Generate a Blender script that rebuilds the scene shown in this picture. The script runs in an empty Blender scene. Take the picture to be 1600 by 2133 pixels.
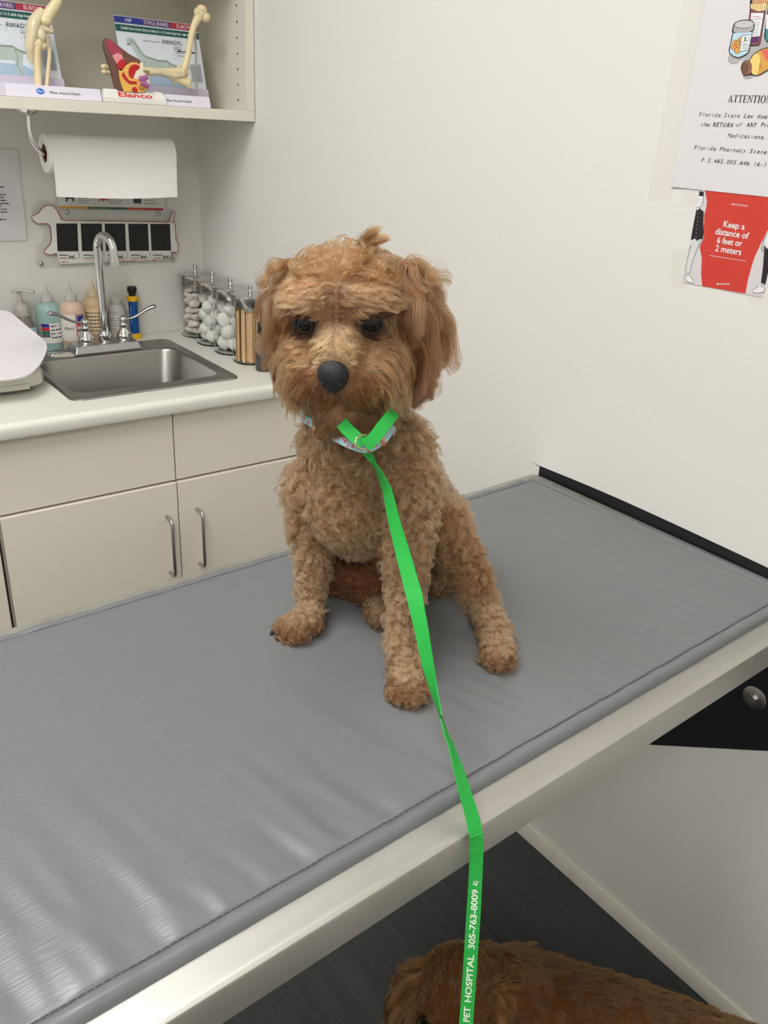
import bpy, bmesh, math, random
import numpy as np
from mathutils import Vector, Matrix
from mathutils.kdtree import KDTree

SC = bpy.context.scene
COL = SC.collection
random.seed(4)
RNG = np.random.default_rng(7)

# ------------------------------------------------------------------ camera
CAMP = np.array([-1.0634, -2.2354, 1.3160]); YAW, PITCH, ROLL, FPX = 0.66827, 0.43469, 0.05781, 1740.55
_F = np.array([math.sin(YAW)*math.cos(PITCH), math.cos(YAW)*math.cos(PITCH), -math.sin(PITCH)])
_R0 = np.array([math.cos(YAW), -math.sin(YAW), 0.0]); _U0 = np.cross(_R0, _F)
_R = math.cos(ROLL)*_R0 + math.sin(ROLL)*_U0
_U = -math.sin(ROLL)*_R0 + math.cos(ROLL)*_U0
cam_data = bpy.data.cameras.new('camera'); cam = bpy.data.objects.new('camera', cam_data); COL.objects.link(cam)
cam_data.sensor_fit = 'VERTICAL'; cam_data.sensor_height = 36.0; cam_data.lens = FPX/2133*36.0
cam_data.clip_start = 0.02; cam_data.clip_end = 50
M = Matrix(((_R[0], _U[0], -_F[0], CAMP[0]), (_R[1], _U[1], -_F[1], CAMP[1]), (_R[2], _U[2], -_F[2], CAMP[2]), (0, 0, 0, 1)))
cam.matrix_world = M
SC.camera = cam
vs = SC.view_settings
vs.view_transform = 'Standard'; vs.look = 'None'; vs.gamma = 1.0; vs.use_curve_mapping = False
vs.exposure = 0.0
world = bpy.data.worlds.new('world'); SC.world = world; world.use_nodes = True
world.node_tree.nodes['Background'].inputs[0].default_value = (0.9, 0.92, 1.0, 1)
world.node_tree.nodes['Background'].inputs[1].default_value = 0.05
LAMP_STRENGTH = 16.2
LAMP_COLOR = (0.985, 0.99, 0.995)

# a measured point of the photograph carried on to the real surface it lies on
def _ray(x, y):
    return _F + _R*(x-800)/FPX - _U*(y-1066.5)/FPX
def onX(x, y, X=0.0):
    d = _ray(x, y); return CAMP + d*(X-CAMP[0])/d[0]
def onY(x, y, Y=0.0):
    d = _ray(x, y); return CAMP + d*(Y-CAMP[1])/d[1]
def onZ(x, y, Z=0.0):
    d = _ray(x, y); return CAMP + d*(Z-CAMP[2])/d[2]
def onD(x, y, dep):
    return CAMP + _ray(x, y)*dep

# ------------------------------------------------------------------ materials
def srgb(r, g, b):
    f = lambda c: (c/255/12.92 if c/255 <= 0.04045 else ((c/255+0.055)/1.055)**2.4)
    return (f(r), f(g), f(b), 1.0)
def mat(name, col, rough=0.5, metal=0.0, bump=0.0, bscale=200.0, var=0.0, vscale=8.0, trans=0.0, ior=1.45, alpha=1.0, spec=0.5, emit=None, stretch=None, coat=0.0, sheen=0.0, rvar=0.0):
    m = bpy.data.materials.new(name); m.use_nodes = True
    nt = m.node_tree; b = nt.nodes['Principled BSDF']
    if len(col) == 3: col = (*col, 1.0)
    b.inputs['Base Color'].default_value = col
    b.inputs['Roughness'].default_value = rough; b.inputs['Metallic'].default_value = metal
    b.inputs['Transmission Weight'].default_value = trans; b.inputs['IOR'].default_value = ior
    b.inputs['Alpha'].default_value = alpha; b.inputs['Specular IOR Level'].default_value = spec
    b.inputs['Coat Weight'].default_value = coat; b.inputs['Sheen Weight'].default_value = sheen
    if emit:
        b.inputs['Emission Color'].default_value = (*emit[0], 1); b.inputs['Emission Strength'].default_value = emit[1]
    if bump or var or rvar:
        tc = nt.nodes.new('ShaderNodeTexCoord'); mp = nt.nodes.new('ShaderNodeMapping')
        nt.links.new(tc.outputs['Object'], mp.inputs['Vector'])
        if stretch: mp.inputs['Scale'].default_value = stretch
        if bump:
            n = nt.nodes.new('ShaderNodeTexNoise'); n.inputs['Scale'].default_value = bscale; n.inputs['Detail'].default_value = 4
            bp = nt.nodes.new('ShaderNodeBump'); bp.inputs['Strength'].default_value = bump; bp.inputs['Distance'].default_value = 0.002
            nt.links.new(mp.outputs[0], n.inputs['Vector']); nt.links.new(n.outputs['Fac'], bp.inputs['Height']); nt.links.new(bp.outputs[0], b.inputs['Normal'])
        if var or rvar:
            n2 = nt.nodes.new('ShaderNodeTexNoise'); n2.inputs['Scale'].default_value = vscale; n2.inputs['Detail'].default_value = 5
            nt.links.new(mp.outputs[0], n2.inputs['Vector'])
            if var:
                mx = nt.nodes.new('ShaderNodeMix'); mx.data_type = 'RGBA'
                mx.inputs[6].default_value = tuple(c*(1-var) for c in col[:3])+(1,); mx.inputs[7].default_value = tuple(min(1, c*(1+var)) for c in col[:3])+(1,)
                nt.links.new(n2.outputs['Fac'], mx.inputs[0]); nt.links.new(mx.outputs[2], b.inputs['Base Color'])
            if rvar:
                mr = nt.nodes.new('ShaderNodeMapRange'); mr.inputs['To Min'].default_value = max(0.02, rough-rvar); mr.inputs['To Max'].default_value = min(1, rough+rvar)
                nt.links.new(n2.outputs['Fac'], mr.inputs['Value']); nt.links.new(mr.outputs[0], b.inputs['Roughness'])
    return m

WALL = mat('wall_paint', srgb(226, 223, 217), 0.55, bump=0.25, bscale=70, var=0.012, vscale=3)
WALLB = mat('back_wall_paint', srgb(226, 223, 217), 0.6, bump=0.12, bscale=70)
CEIL = mat('ceiling_paint', srgb(232, 230, 224), 0.8)
FLOORM = mat('floor_vinyl', srgb(56, 57, 57), 0.45, bump=0.35, bscale=160, var=0.75, vscale=150, stretch=(1.0, 0.02, 1.0))
BASEM = mat('baseboard_paint', srgb(214, 208, 196), 0.5, var=0.12, vscale=25)
LAMIN = mat('cabinet_laminate', srgb(226, 219, 203), 0.42, bump=0.05, bscale=400)
LAMIN2 = mat('upper_cabinet_laminate', srgb(222, 217, 202), 0.45)
EDGEM = mat('laminate_shadow_edge', srgb(150, 140, 118), 0.6)
CTOP = mat('counter_laminate', srgb(224, 223, 213), 0.28)
STEEL = mat('brushed_steel', (0.50, 0.48, 0.44), 0.52, 0.85, bump=0.06, bscale=60, var=.10, rvar=0.10, vscale=10, stretch=(1, 8, 1))
SINKM = mat('sink_steel', (0.36, 0.345, 0.325), 0.34, 1.0, bump=0.03, bscale=300, rvar=0.04, vscale=30)
CHROME = mat('chrome', (0.72, 0.72, 0.72), 0.09, 1.0, rvar=0.04, vscale=40)
NICKEL = mat('satin_nickel', (0.46, 0.45, 0.44), 0.32, 1.0)
DARK = mat('dark_gap', (0.012, 0.011, 0.01), 0.8)
BLACK = mat('black_plate', (0.008, 0.008, 0.010), 0.55)
WHITEP = mat('white_plastic', srgb(228, 224, 224), 0.35)
PAPER = mat('paper', srgb(220, 216, 217), 0.7)
TOWEL = mat('paper_towel', srgb(244, 242, 238), 0.9, bump=0.8, bscale=110)
nt = TOWEL.node_tree; tcq = nt.nodes.new('ShaderNodeTexCoord'); vq = nt.nodes.new('ShaderNodeTexVoronoi'); vq.feature = 'DISTANCE_TO_EDGE'; vq.inputs['Scale'].default_value = 90
mq = nt.nodes.new('ShaderNodeMath'); mq.operation = 'MINIMUM'; mq.inputs[1].default_value = .10; bq = nt.nodes.new('ShaderNodeBump'); bq.inputs['Strength'].default_value = .40; bq.inputs['Distance'].default_value = .006
nt.links.new(tcq.outputs['Object'], vq.inputs['Vector']); nt.links.new(vq.outputs['Distance'], mq.inputs[0]); nt.links.new(mq.outputs[0], bq.inputs['Height'])
for n_ in nt.nodes:
    if n_.type == 'BUMP' and n_ is not bq: nt.links.new(bq.outputs[0], n_.inputs['Normal'])
INK = mat('black_ink', (0.012, 0.012, 0.012), 0.6)
REDINK = mat('red_ink', srgb(206, 62, 50), 0.5)

# ------------------------------------------------------------------ mesh helpers
class MB:
    def __init__(s): s.v = []; s.f = []; s.m = []; s.mats = []; s.cur = 0
    def mat(s, m):
        if m not in s.mats: s.mats.append(m)
        s.cur = s.mats.index(m); return s
    def add(s, vs, fs):
        o = len(s.v); s.v += [tuple(map(float, a)) for a in vs]
        for f in fs: s.f.append(tuple(i+o for i in f)); s.m.append(s.cur)
        return s
    def box(s, a, b):
        (x0, y0, z0), (x1, y1, z1) = a, b
        x0, x1 = min(x0, x1), max(x0, x1); y0, y1 = min(y0, y1), max(y0, y1); z0, z1 = min(z0, z1), max(z0, z1)
        v = [(x0, y0, z0), (x1, y0, z0), (x1, y1, z0), (x0, y1, z0), (x0, y0, z1), (x1, y0, z1), (x1, y1, z1), (x0, y1, z1)]
        return s.add(v, [(0, 3, 2, 1), (4, 5, 6, 7), (0, 1, 5, 4), (1, 2, 6, 5), (2, 3, 7, 6), (3, 0, 4, 7)])
    def loops(s, L, cap0=True, cap1=True, closed=True):
        n = len(L[0]); o = []
        vs = [p for l in L for p in l]; fs = []
        for i in range(len(L)-1):
            for j in range(n if closed else n-1):
                k = (j+1) % n
                fs.append((i*n+j, i*n+k, (i+1)*n+k, (i+1)*n+j))
        if cap0: fs.append(tuple(range(n))[::-1])
        if cap1: fs.append(tuple((len(L)-1)*n+j for j in range(n)))
        return s.add(vs, fs)
    def tube(s, path, r, n=12, cap=True, flat=None):
        P = [np.array(p, float) for p in path]; R = r if hasattr(r, '__len__') else [r]*len(P)
        T = [P[min(i+1, len(P)-1)]-P[max(i-1, 0)] for i in range(len(P))]
        T = [t/np.linalg.norm(t) for t in T]
        a = np.cross(T[0], (0, 0, 1)); a = a if np.linalg.norm(a) > .1 else np.cross(T[0], (1, 0, 0)); a /= np.linalg.norm(a)
        L = []
        for p, t, rr in zip(P, T, R):
            a = a - t*(a@t); a /= np.linalg.norm(a); b = np.cross(t, a)
            fa, fb = flat if flat else (1, 1)
            L.append([p+rr*(fa*math.cos(2*math.pi*k/n)*a+fb*math.sin(2*math.pi*k/n)*b) for k in range(n)])
        return s.loops(L, cap, cap)
    def lathe(s, prof, c=(0, 0, 0), axis=(0, 0, 1), n=32, sx=1.0):
        ax = np.array(axis, float); ax /= np.linalg.norm(ax)
        a = np.cross(ax, (0, 1, 0)); a = a if np.linalg.norm(a) > .1 else np.cross(ax, (1, 0, 0)); a /= np.linalg.norm(a); b = np.cross(ax, a)
        L = [[np.array(c)+ax*z+r*(math.cos(2*math.pi*k/n)*a*sx+math.sin(2*math.pi*k/n)*b) for k in range(n)] for r, z in prof]
        return s.loops(L, prof[0][0] > 1e-6, prof[-1][0] > 1e-6)
    def ell(s, c, r, n=16, m=10, axes=None):
        A = np.eye(3) if axes is None else np.array(axes)
        r = r if hasattr(r, '__len__') else (r, r, r)
        L = []
        for i in range(m+1):
            th = math.pi*i/m; rr = max(math.sin(th), 1e-4)
            L.append([np.array(c)+A[0]*r[0]*rr*math.cos(2*math.pi*k/n)+A[1]*r[1]*rr*math.sin(2*math.pi*k/n)-A[2]*r[2]*math.cos(th) for k in range(n)])
        return s.loops(L)
    def prism(s, poly, d):
        n = len(poly); P = [np.array(q, float) for q in poly]; d = np.array(d, float)
        return s.add(P+[q+d for q in P], [tuple(range(n))[::-1], tuple(range(n, 2*n))]+[(i, (i+1) % n, (i+1) % n+n, i+n) for i in range(n)])
    def poly(s, pts): return s.add(pts, [tuple(range(len(pts)))])
    def grid(s, fn, nu, nv):
        vs = [fn(i/nu, j/nv) for j in range(nv+1) for i in range(nu+1)]
        return s.add(vs, [(j*(nu+1)+i, j*(nu+1)+i+1, (j+1)*(nu+1)+i+1, (j+1)*(nu+1)+i) for j in range(nv) for i in range(nu)])
    def build(s, name, material=None, parent=None, smooth=None, bevel=0.0, seg=2, weld=False):
        me = bpy.data.meshes.new(name)
        off = np.array(wloc(parent)) if parent else np.zeros(3)
        me.from_pydata([tuple(np.array(v)-off) for v in s.v], [], s.f); me.update()
        if s.mats:
            for mm in s.mats: me.materials.append(mm)
            me.polygons.foreach_set('material_index', s.m)
        elif material: me.materials.append(material)
        bm = bmesh.new(); bm.from_mesh(me)
        if weld: bmesh.ops.remove_doubles(bm, verts=bm.verts, dist=1e-6)
        bmesh.ops.recalc_face_normals(bm, faces=bm.faces)
        bm.to_mesh(me); bm.free()
        o = bpy.data.objects.new(name, me); COL.objects.link(o)
        if parent: o.parent = parent
        if bevel:
            md = o.modifiers.new('bevel', 'BEVEL'); md.width = bevel; md.segments = seg; md.limit_method = 'ANGLE'; md.angle_limit = math.radians(35); md.harden_normals = False
        if smooth is not None:
            for pgn in me.polygons: pgn.use_smooth = True
            me.update()
            try: me.set_sharp_from_angle(angle=math.radians(smooth))
            except Exception: pass
        return o
WLOC = {}
def wloc(o):
    if o is None: return (0, 0, 0)
    return np.array(o.location)+np.array(wloc(o.parent))
def tag(o, label, cat, group=None):
    o['label'] = label; o['category'] = cat
    if group: o['group'] = group
    return o
def thing(name, label, cat, loc, group=None):
    o = bpy.data.objects.new(name, None); COL.objects.link(o); o.location = tuple(float(c) for c in loc); o.empty_display_size = 0.05
    return tag(o, label, cat, group)
def struct(o): o['kind'] = 'structure'; return o
def rrect(x0, x1, y0, y1, r, z, n=6):
    P = []
    for cx, cy, a0 in ((x1-r, y1-r, 0), (x0+r, y1-r, 90), (x0+r, y0+r, 180), (x1-r, y0+r, 270)):
        for k in range(n+1):
            a = math.radians(a0+90*k/n); P.append((cx+r*math.cos(a), cy+r*math.sin(a), z))
    return P
def bez(pts, n=24):
    # smooth curve through the points (Catmull-Rom)
    P = [np.array(q, float) for q in pts]; P = [2*P[0]-P[1]]+P+[2*P[-1]-P[-2]]; out = []
    m = len(P)-3
    for i in range(m):
        a, b, c, d = P[i:i+4]
        for k in range(max(2, n//m)):
            t = k/max(2, n//m)
            out.append(0.5*((2*b)+(-a+c)*t+(2*a-5*b+4*c-d)*t*t+(-a+3*b-3*c+d)*t**3))
    out.append(P[-2]); return out

# ------------------------------------------------------------------ writing
_GL = {}
def glyph_mesh(txt, bold=0.0, shear=0.0):
    key = (txt, bold, shear)
    if key in _GL: return _GL[key]
    cu = bpy.data.curves.new('tmp', 'FONT'); cu.body = txt; cu.size = 1.0; cu.offset = bold; cu.shear = shear; cu.resolution_u = 3
    ob = bpy.data.objects.new('tmp', cu); COL.objects.link(ob)
    dg = bpy.context.evaluated_depsgraph_get(); me = ob.evaluated_get(dg).to_mesh()
    v = np.array([q.co[:2] for q in me.vertices]).reshape(-1, 2); f = [tuple(q.vertices) for q in me.polygons]
    ob.evaluated_get(dg).to_mesh_clear(); bpy.data.objects.remove(ob); bpy.data.curves.remove(cu)
    _GL[key] = (v, f); return v, f
def write(mb, txt, fn, size, x=0.0, y=0.0, align='l', bold=0.0, shear=0.0, mono=None, width=None):
    """lays flat letters through fn(x, y) -> point; size is the cap height in the units of fn"""
    if mono:
        for i, ch in enumerate(txt):
            if ch != ' ': write(mb, ch, fn, size, x+(i+0.5)*mono, y, 'c', bold, shear, None, None if ch in 'il.,1I-:tfjr' else mono*.80)
        return
    v, f = glyph_mesh(txt, bold, shear)
    if not len(v): return
    k = size/0.70; w = v[:, 0].max()-v[:, 0].min(); kx = k if width is None else width/w
    x0 = {'l': x, 'c': x-kx*(v[:, 0].max()+v[:, 0].min())/2, 'r': x-kx*v[:, 0].max()}[align]
    mb.add([fn(x0+kx*a, y+k*b) for a, b in v], f)
SERIF = {
 'A': ([[(0.06, 0), (.16, 0), (.40, .86), (.36, 1)], [(.36, 1), (.44, 1), (.80, 0), (.62, 0)], [(.2, .3), (.62, .3), (.6, .36), (.22, .36)], [(-.02, 0), (.26, 0), (.26, .04), (-.02, .04)], [(.5, 0), (.88, 0), (.88, .04), (.5, .04)]], .86),
 'T': ([[(.28, 0), (.44, 0), (.44, 1), (.28, 1)], [(0, .94), (.72, .94), (.72, 1), (0, 1)], [(0, .76), (.04, .76), (.06, 1), (0, 1)], [(.68, .76), (.72, .76), (.72, 1), (.66, 1)], [(.18, 0), (.54, 0), (.54, .04), (.18, .04)]], .76),
 'E': ([[(.1, 0), (.26, 0), (.26, 1), (.1, 1)], [(0, 0), (.62, 0), (.62, .06), (0, .06)], [(0, .94), (.6, .94), (.6, 1), (0, 1)], [(.2, .48), (.46, .48), (.46, .54), (.2, .54)], [(.58, 0), (.62, 0), (.66, .24), (.62, .24)], [(.56, .78), (.6, .78), (.6, 1), (.56, 1)], [(.44, .38), (.48, .38), (.48, .64), (.44, .64)]], .72),
 'N': ([[(.1, 0), (.16, 0), (.16, 1), (.1, 1)], [(.66, 0), (.72, 0), (.72, 1), (.66, 1)], [(.06, 1), (.24, 1), (.72, .1), (.72, 0), (.66, 0)], [(0, 0), (.28, 0), (.28, .04), (0, .04)], [(.54, .96), (.84, .96), (.84, 1), (.54, 1)]], .84),
 'I': ([[(.1, 0), (.26, 0), (.26, 1), (.1, 1)], [(0, 0), (.36, 0), (.36, .04), (0, .04)], [(0, .96), (.36, .96), (.36, 1), (0, 1)]], .40),
 'O': ([], .86)}
def write_serif(mb, txt, fn, size, x, y):
    for ch in txt:
        polys, w = SERIF[ch]
        if ch == 'O':
            n = 20; out = [(.4+.4*math.cos(2*math.pi*k/n), .5+.52*math.sin(2*math.pi*k/n)) for k in range(n)]; inn = [(.4+.24*math.cos(2*math.pi*k/n), .5+.46*math.sin(2*math.pi*k/n)) for k in range(n)]
            polys = [[out[k], out[(k+1) % n], inn[(k+1) % n], inn[k]] for k in range(n)]
        for pl in polys: mb.poly([fn(x+size*a, y+size*b) for a, b in pl])
        x += (w+.05)*size
    return x

# ------------------------------------------------------------------ room
HC, DC, YD, ZD, HT, ZSK = 0.7495, 0.5864, 0.5634, 0.5493, 0.7727, 0.7364
YF, YN, XE, TH = -1.3204, -1.8520, -0.0246, 0.0309
ZS, DS = 1.3033, 0.3145
RX0, RY0, RZ = -2.7, -3.9, 2.55
struct(MB().box((RX0-.1, RY0-.1, -.1), (.1, .1, 0)).build('floor', FLOORM))
struct(MB().box((RX0-.1, RY0-.1, RZ), (.1, .1, RZ+.1)).build('ceiling', CEIL))
struct(MB().box((RX0-.1, 0, 0), (.1, .1, RZ)).build('wall_back', WALLB))
struct(MB().box((0, RY0, 0), (.1, 0, RZ)).build('wall_right', WALL))
struct(MB().box((RX0-.1, RY0, 0), (RX0, 0, RZ)).build('wall_left', WALL))
struct(MB().box((RX0-.1, RY0-.1, 0), (.1, RY0, RZ)).build('wall_front', WALL))
b = MB(); b.prism([(-.0005, -.60, 0), (-.012, -.60, 0), (-.012, -.60, .016), (-.006, -.60, .030), (-.0005, -.60, .032)], (0, RY0+.60, 0))
struct(b.build('baseboard_right', BASEM, smooth=30))

# ceiling lamp over the table, plus an added unseen panel for frontal fill
for (cx, cy, w, l) in ((-1.32, -1.40, .6, 1.2), (-1.9, -3.2, .6, 1.0)):
    t = thing('ceiling_light', ('long fluorescent ceiling light panel over the exam table' if l > 1.1 else 'shorter ceiling light panel added near the front wall as frontal fill light'), 'ceiling light', (cx, cy, RZ))
    f = MB()
    for a, c in (((cx-w/2-.03, cy-l/2-.03), (cx+w/2+.03, cy-l/2)), ((cx-w/2-.03, cy+l/2), (cx+w/2+.03, cy+l/2+.03)), ((cx-w/2-.03, cy-l/2), (cx-w/2, cy+l/2)), ((cx+w/2, cy-l/2), (cx+w/2+.03, cy+l/2))):
        f.box((*a, RZ-.02), (*c, RZ-.0005))
    f.build('frame', WHITEP, t)
    EM = mat('lamp_diffuser', (0.9, 0.9, 0.9), 0.6, emit=(LAMP_COLOR, LAMP_STRENGTH))
    MB().box((cx-w/2, cy-l/2, RZ-.012), (cx+w/2, cy+l/2, RZ-.004)).build('diffuser', EM, t)

# plaster lump along the lower edge of the right wall, black plate of the table mount below it
def lump(u, v):
    y = -1.303-u*1.3; z = .786+v*.16+0.004*math.sin(9*u)*(1-v)
    edge = 1-math.exp(-((u*1.3)/.012)**1.5) if u > 0 else 0
    cut = max(0.0, 1-(v/(min(1, .35+u*9))))
    h = .0035*edge*cut*(1+.15*math.sin(23*u+2))
    return (-.0006-h, y-.012*v*max(0, 1-u*30), z)
struct(MB().grid(lump, 160, 24).build('trim_1', WALL, smooth=60))
t = thing('table_mounting_plate', 'black triangular steel plate on the white wall behind the exam table end', 'mounting plate', (-.003, -1.5, .5))
MB().prism([(-.0005, -1.325, .787), (-.0005, -2.2, .795), (-.0005, -2.2, .755), (-.0005, -1.325, .185)], (-.0022, 0, 0)).build('plate', BLACK, t)
for by, bz in ((-1.790, .584),):
    w = MB().lathe([(.0001, .0018), (.0165, .0018), (.018, .001), (.018, 0), (.0001, 0)], (-.0028, by, bz), (-1, 0, 0), 32).build('washer', NICKEL, t, smooth=40)
    MB().lathe([(.0001, .0075), (.0055, .0075), (.0064, .006), (.0064, 0), (.0001, 0)], (-.0046, by, bz), (-1, 0, 0), 6).build('bolt', NICKEL, w)

# ------------------------------------------------------------------ base cabinets
def seam_rect(x0, x1, z0, z1, y_front, th): return ((x0, y_front, z0), (x1, y_front+th, z1))
CZ = HC-.0312                                   # underside of the worktop
def base_cabinet(x0, x1, label, doors, loc):
    t = thing('base_cabinet', label, 'cabinet', loc)
    b = MB(); yb = -.004; yf = -YD+.0205
    b.box((x0, yf, .09), (x0+.016, yb, CZ-.0005)); b.box((x1-.016, yf, .09), (x1, yb, CZ-.0005))
    b.box((x0+.016, yf, .09), (x1-.016, yb, .106)); b.box((x0+.016, yb-.006, .106), (x1-.016, yb, CZ-.0005))
    b.box((x0, yf+.05, .0005), (x1, yf+.066, .09)); b.box((x0+.016, yf, CZ-.05), (x1-.016, yf+.016, CZ-.0005))
    b.box((x0+.016, yf, ZD-.02), (x1-.016, yf+.016, ZD+.02))
    b.build('carcass', LAMIN2, t)
    for (a, c, side) in doors:
        MB().box((a+.0014, -YD+.003, ZD+.0028), (c-.0014, -YD+.0205, CZ-.003)).build('drawer_front', LAMIN, t, bevel=.0012)
        d = MB().box((a+.0014, -YD-.002, .10), (c-.0014, -YD+.0175, ZD-.0022)).build('door', LAMIN, t, bevel=.0015)
        if side:
            hx = c-.030 if side == 'r' else a+.046
            zt, zb = (.468, .322) if side == 'r' else (.470, .325)
            y0 = -YD-.002; yo = y0-.030; r = .0042
            path = [(hx, y0+.001, zt), (hx, yo+.012, zt), (hx, yo+.004, zt-.003), (hx, yo, zt-.011), (hx, yo, zb+.011), (hx, yo+.004, zb+.003), (hx, yo+.012, zb), (hx, y0+.001, zb)]
            MB().tube(path, r, 14).build('handle', NICKEL, d, smooth=50)
    return t
XA, XB = -.7376, -.3521
base_cabinet(XA+.0010, -.0025, 'cream double-door base cabinet with two bow handles below the sink', [(XA+.0015, XB, 'r'), (XB, -.004, 'l')], (-.37, -.3, 0))
base_cabinet(-1.50, XA-.0045, 'cream base cabinet cut by the frame, beside the double-door one', [(-1.498, -1.12, 'r'), (-1.12, XA-.006, 'l')], (-1.1, -.3, 0))

# worktop with a cut-out for the sink
SX0, SX1, SY0, SY1 = -.549, -.1510, -.5045, -.079
hx0, hx1, hy0, hy1 = SX0+.012, SX1-.012, SY0+.012, SY1-.012
def nose(x0, x1, y0, y1):   # a stretch of worktop seen along x: profile with a rounded nose
    r = .013; z1, z0 = HC, CZ
    pr = [(y1, z0), (y1, z1)]
    pr += [(y0+r-r*math.sin(a), z1-r+r*math.cos(a)) for a in np.linspace(0, math.pi/2, 7)]
    pr += [(y0, z0+.004), (y0+.002, z0)]
    return [[(x0, a, c) for a, c in pr], [(x1, a, c) for a, c in pr]]
b = MB()
for x0, x1, y0, y1 in ((-1.5, hx0, -DC, hy1), (hx1, -.0025, -DC, hy1), (hx0, hx1, -DC, hy0)):
    b.loops(nose(x0, x1, y0, y1))
b.box((-1.5, hy1, CZ), (-.0025, -.0025, HC))
ct = b.build('worktop', CTOP, smooth=40)
tag(ct, 'white laminate worktop with rounded front edge over the cream cabinets', 'worktop')
b = MB(); b.tube(bez([(x, -.0022-.0012*math.sin(31*x), HC+.0018) for x in np.linspace(-1.5, -.002, 40)], 40), .0022, 6)
struct(b.build('trim_2', BASEM, smooth=60))

# sink
t = thing('sink', 'rectangular stainless steel drop-in sink set in the white worktop', 'sink', ((SX0+SX1)/2, (SY0+SY1)/2, HC))
bx0, bx1, by0, by1 = SX0+.020, SX1-.022, SY0+.045, SY1-.088
def RR(x0, x1, y0, y1, r, z): return [np.array(q) for q in rrect(x0, x1, y0, y1, r, z, 8)]
L = [RR(SX0, SX1, SY0, SY1, .024, HC+.0004), RR(SX0+.002, SX1-.002, SY0+.002, SY1-.002, .027, HC+.0040), RR(SX0+.007, SX1-.007, SY0+.007, SY1-.007, .024, HC+.0050),
     RR(SX0+.011, SX1-.011, SY0+.012, SY1-.012, .022, HC+.0030), RR(bx0-.003, bx1+.003, by0-.003, by1+.003, .046, HC+.0030), RR(bx0, bx1, by0, by1, .045, HC+.0016), RR(bx0+.003, bx1-.003, by0+.003, by1-.003, .043, HC-.004),
     RR(bx0+.012, bx1-.012, by0+.012, by1-.012, .045, HC-.105), RR(bx0+.017, bx1-.017, by0+.017, by1-.017, .045, HC-.119), RR(bx0+.030, bx1-.030, by0+.030, by1-.030, .045, HC-.127), RR(bx0+.09, bx1-.09, by0+.09, by1-.09, .03, HC-.130)]
MB().loops(L, False, True).build('basin', SINKM, t, smooth=50)
MB().lathe([(.0001, .0), (.030, .0), (.036, .0015), (.038, .0), (.038, -.003)], ((bx0+bx1)/2, (by0+by1)/2, HC-.1285)).build('drain', CHROME, t, smooth=40)
MB().lathe([(.0001, .0042), (.012, .0042), (.0155, .003), (.0168, .001), (.0168, 0)], (-.468, -.118, HC+.0031)).build('hole_cover', CHROME, t, smooth=40)
MB().ell((-.437, -.135, HC+.0031), (.045, .022, .0008), 20, 6).build('mineral_stain', mat('lime_scale', srgb(190, 184, 170), .8), t, smooth=60)

# faucet
t = thing('faucet', 'chrome gooseneck faucet with two blade handles at the back of the sink', 'faucet', (-.335, -.128, HC+.003))
fz = HC+.0036
b = MB()
def fr(x0, x1, y0, y1, z): return [(x0, y0, z), (x1, y0, z), (x1, y1, z), (x0, y1, z)]
b.loops([fr(-.427, -.257, -.166, -.094, fz), fr(-.427, -.257, -.166, -.094, fz+.005), fr(-.421, -.263, -.158, -.100, fz+.021), fr(-.416, -.268, -.153, -.104, fz+.0225)])
b.build('base_plate', NICKEL, t, bevel=.0015)
sx, sy = -.338, -.128
MB().lathe([(.0155, 0), (.0155, .008), (.0165, .014), (.0155, .021), (.011, .026), (.0095, .028)], (sx, sy, fz+.0225)).build('collar', CHROME, t, smooth=50)
zc = 1.005; rr = .030
path = [(sx, sy, fz+.045), (sx, sy, .85), (sx, sy, .93), (sx, sy, zc-.01)]
for a in np.linspace(0, math.pi*1.02, 14):
    path.append((sx+.010*(1-math.cos(a))/2*2, sy-rr*(1-math.cos(a))*.9, zc+rr*math.sin(a)))
e = path[-1]; path.append((e[0]+.0005, e[1]-.001, e[2]-.018))
s1 = MB().tube(path, .0098, 18).build('spout', CHROME, t, smooth=50)
MB().tube([(e[0]+.0005, e[1]-.001, e[2]-.016), (e[0]+.001, e[1]-.002, e[2]-.034)], .0112, 18).build('aerator', CHROME, s1, smooth=50)
for hx, tip in ((-.386, onY(100, 652, -.150)), (-.287, onY(325, 637, -.150))):
    h = MB().lathe([(.019, 0), (.0205, .004), (.020, .012), (.0165, .020), (.0105, .027), (.009, .032), (.0115, .036), (.0105, .040), (.0085, .0425)], (hx, sy, fz+.0225)).build('handle', CHROME, t, smooth=50)
    MB().ell((hx, sy, fz+.0225+.0505), (.0108, .0108, .0105), 18, 12).build('cap', CHROME, h, smooth=60)
    p0 = np.array((hx, sy-.004, fz+.0225+.050)); tip = np.array(tip)
    mid1 = p0+(tip-p0)*.35+np.array((0, 0, -.004)); mid2 = p0+(tip-p0)*.75+np.array((0, 0, .002))
    pp = bez([p0, mid1, mid2, tip], 18); n = len(pp)
    MB().tube(pp, [.0048+.0040*min(1, max(0, (i/n-.25)/.6)) if i < n-1 else .005 for i in range(n)], 14, flat=(1, .62)).build('lever', NICKEL, h, smooth=60)

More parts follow.
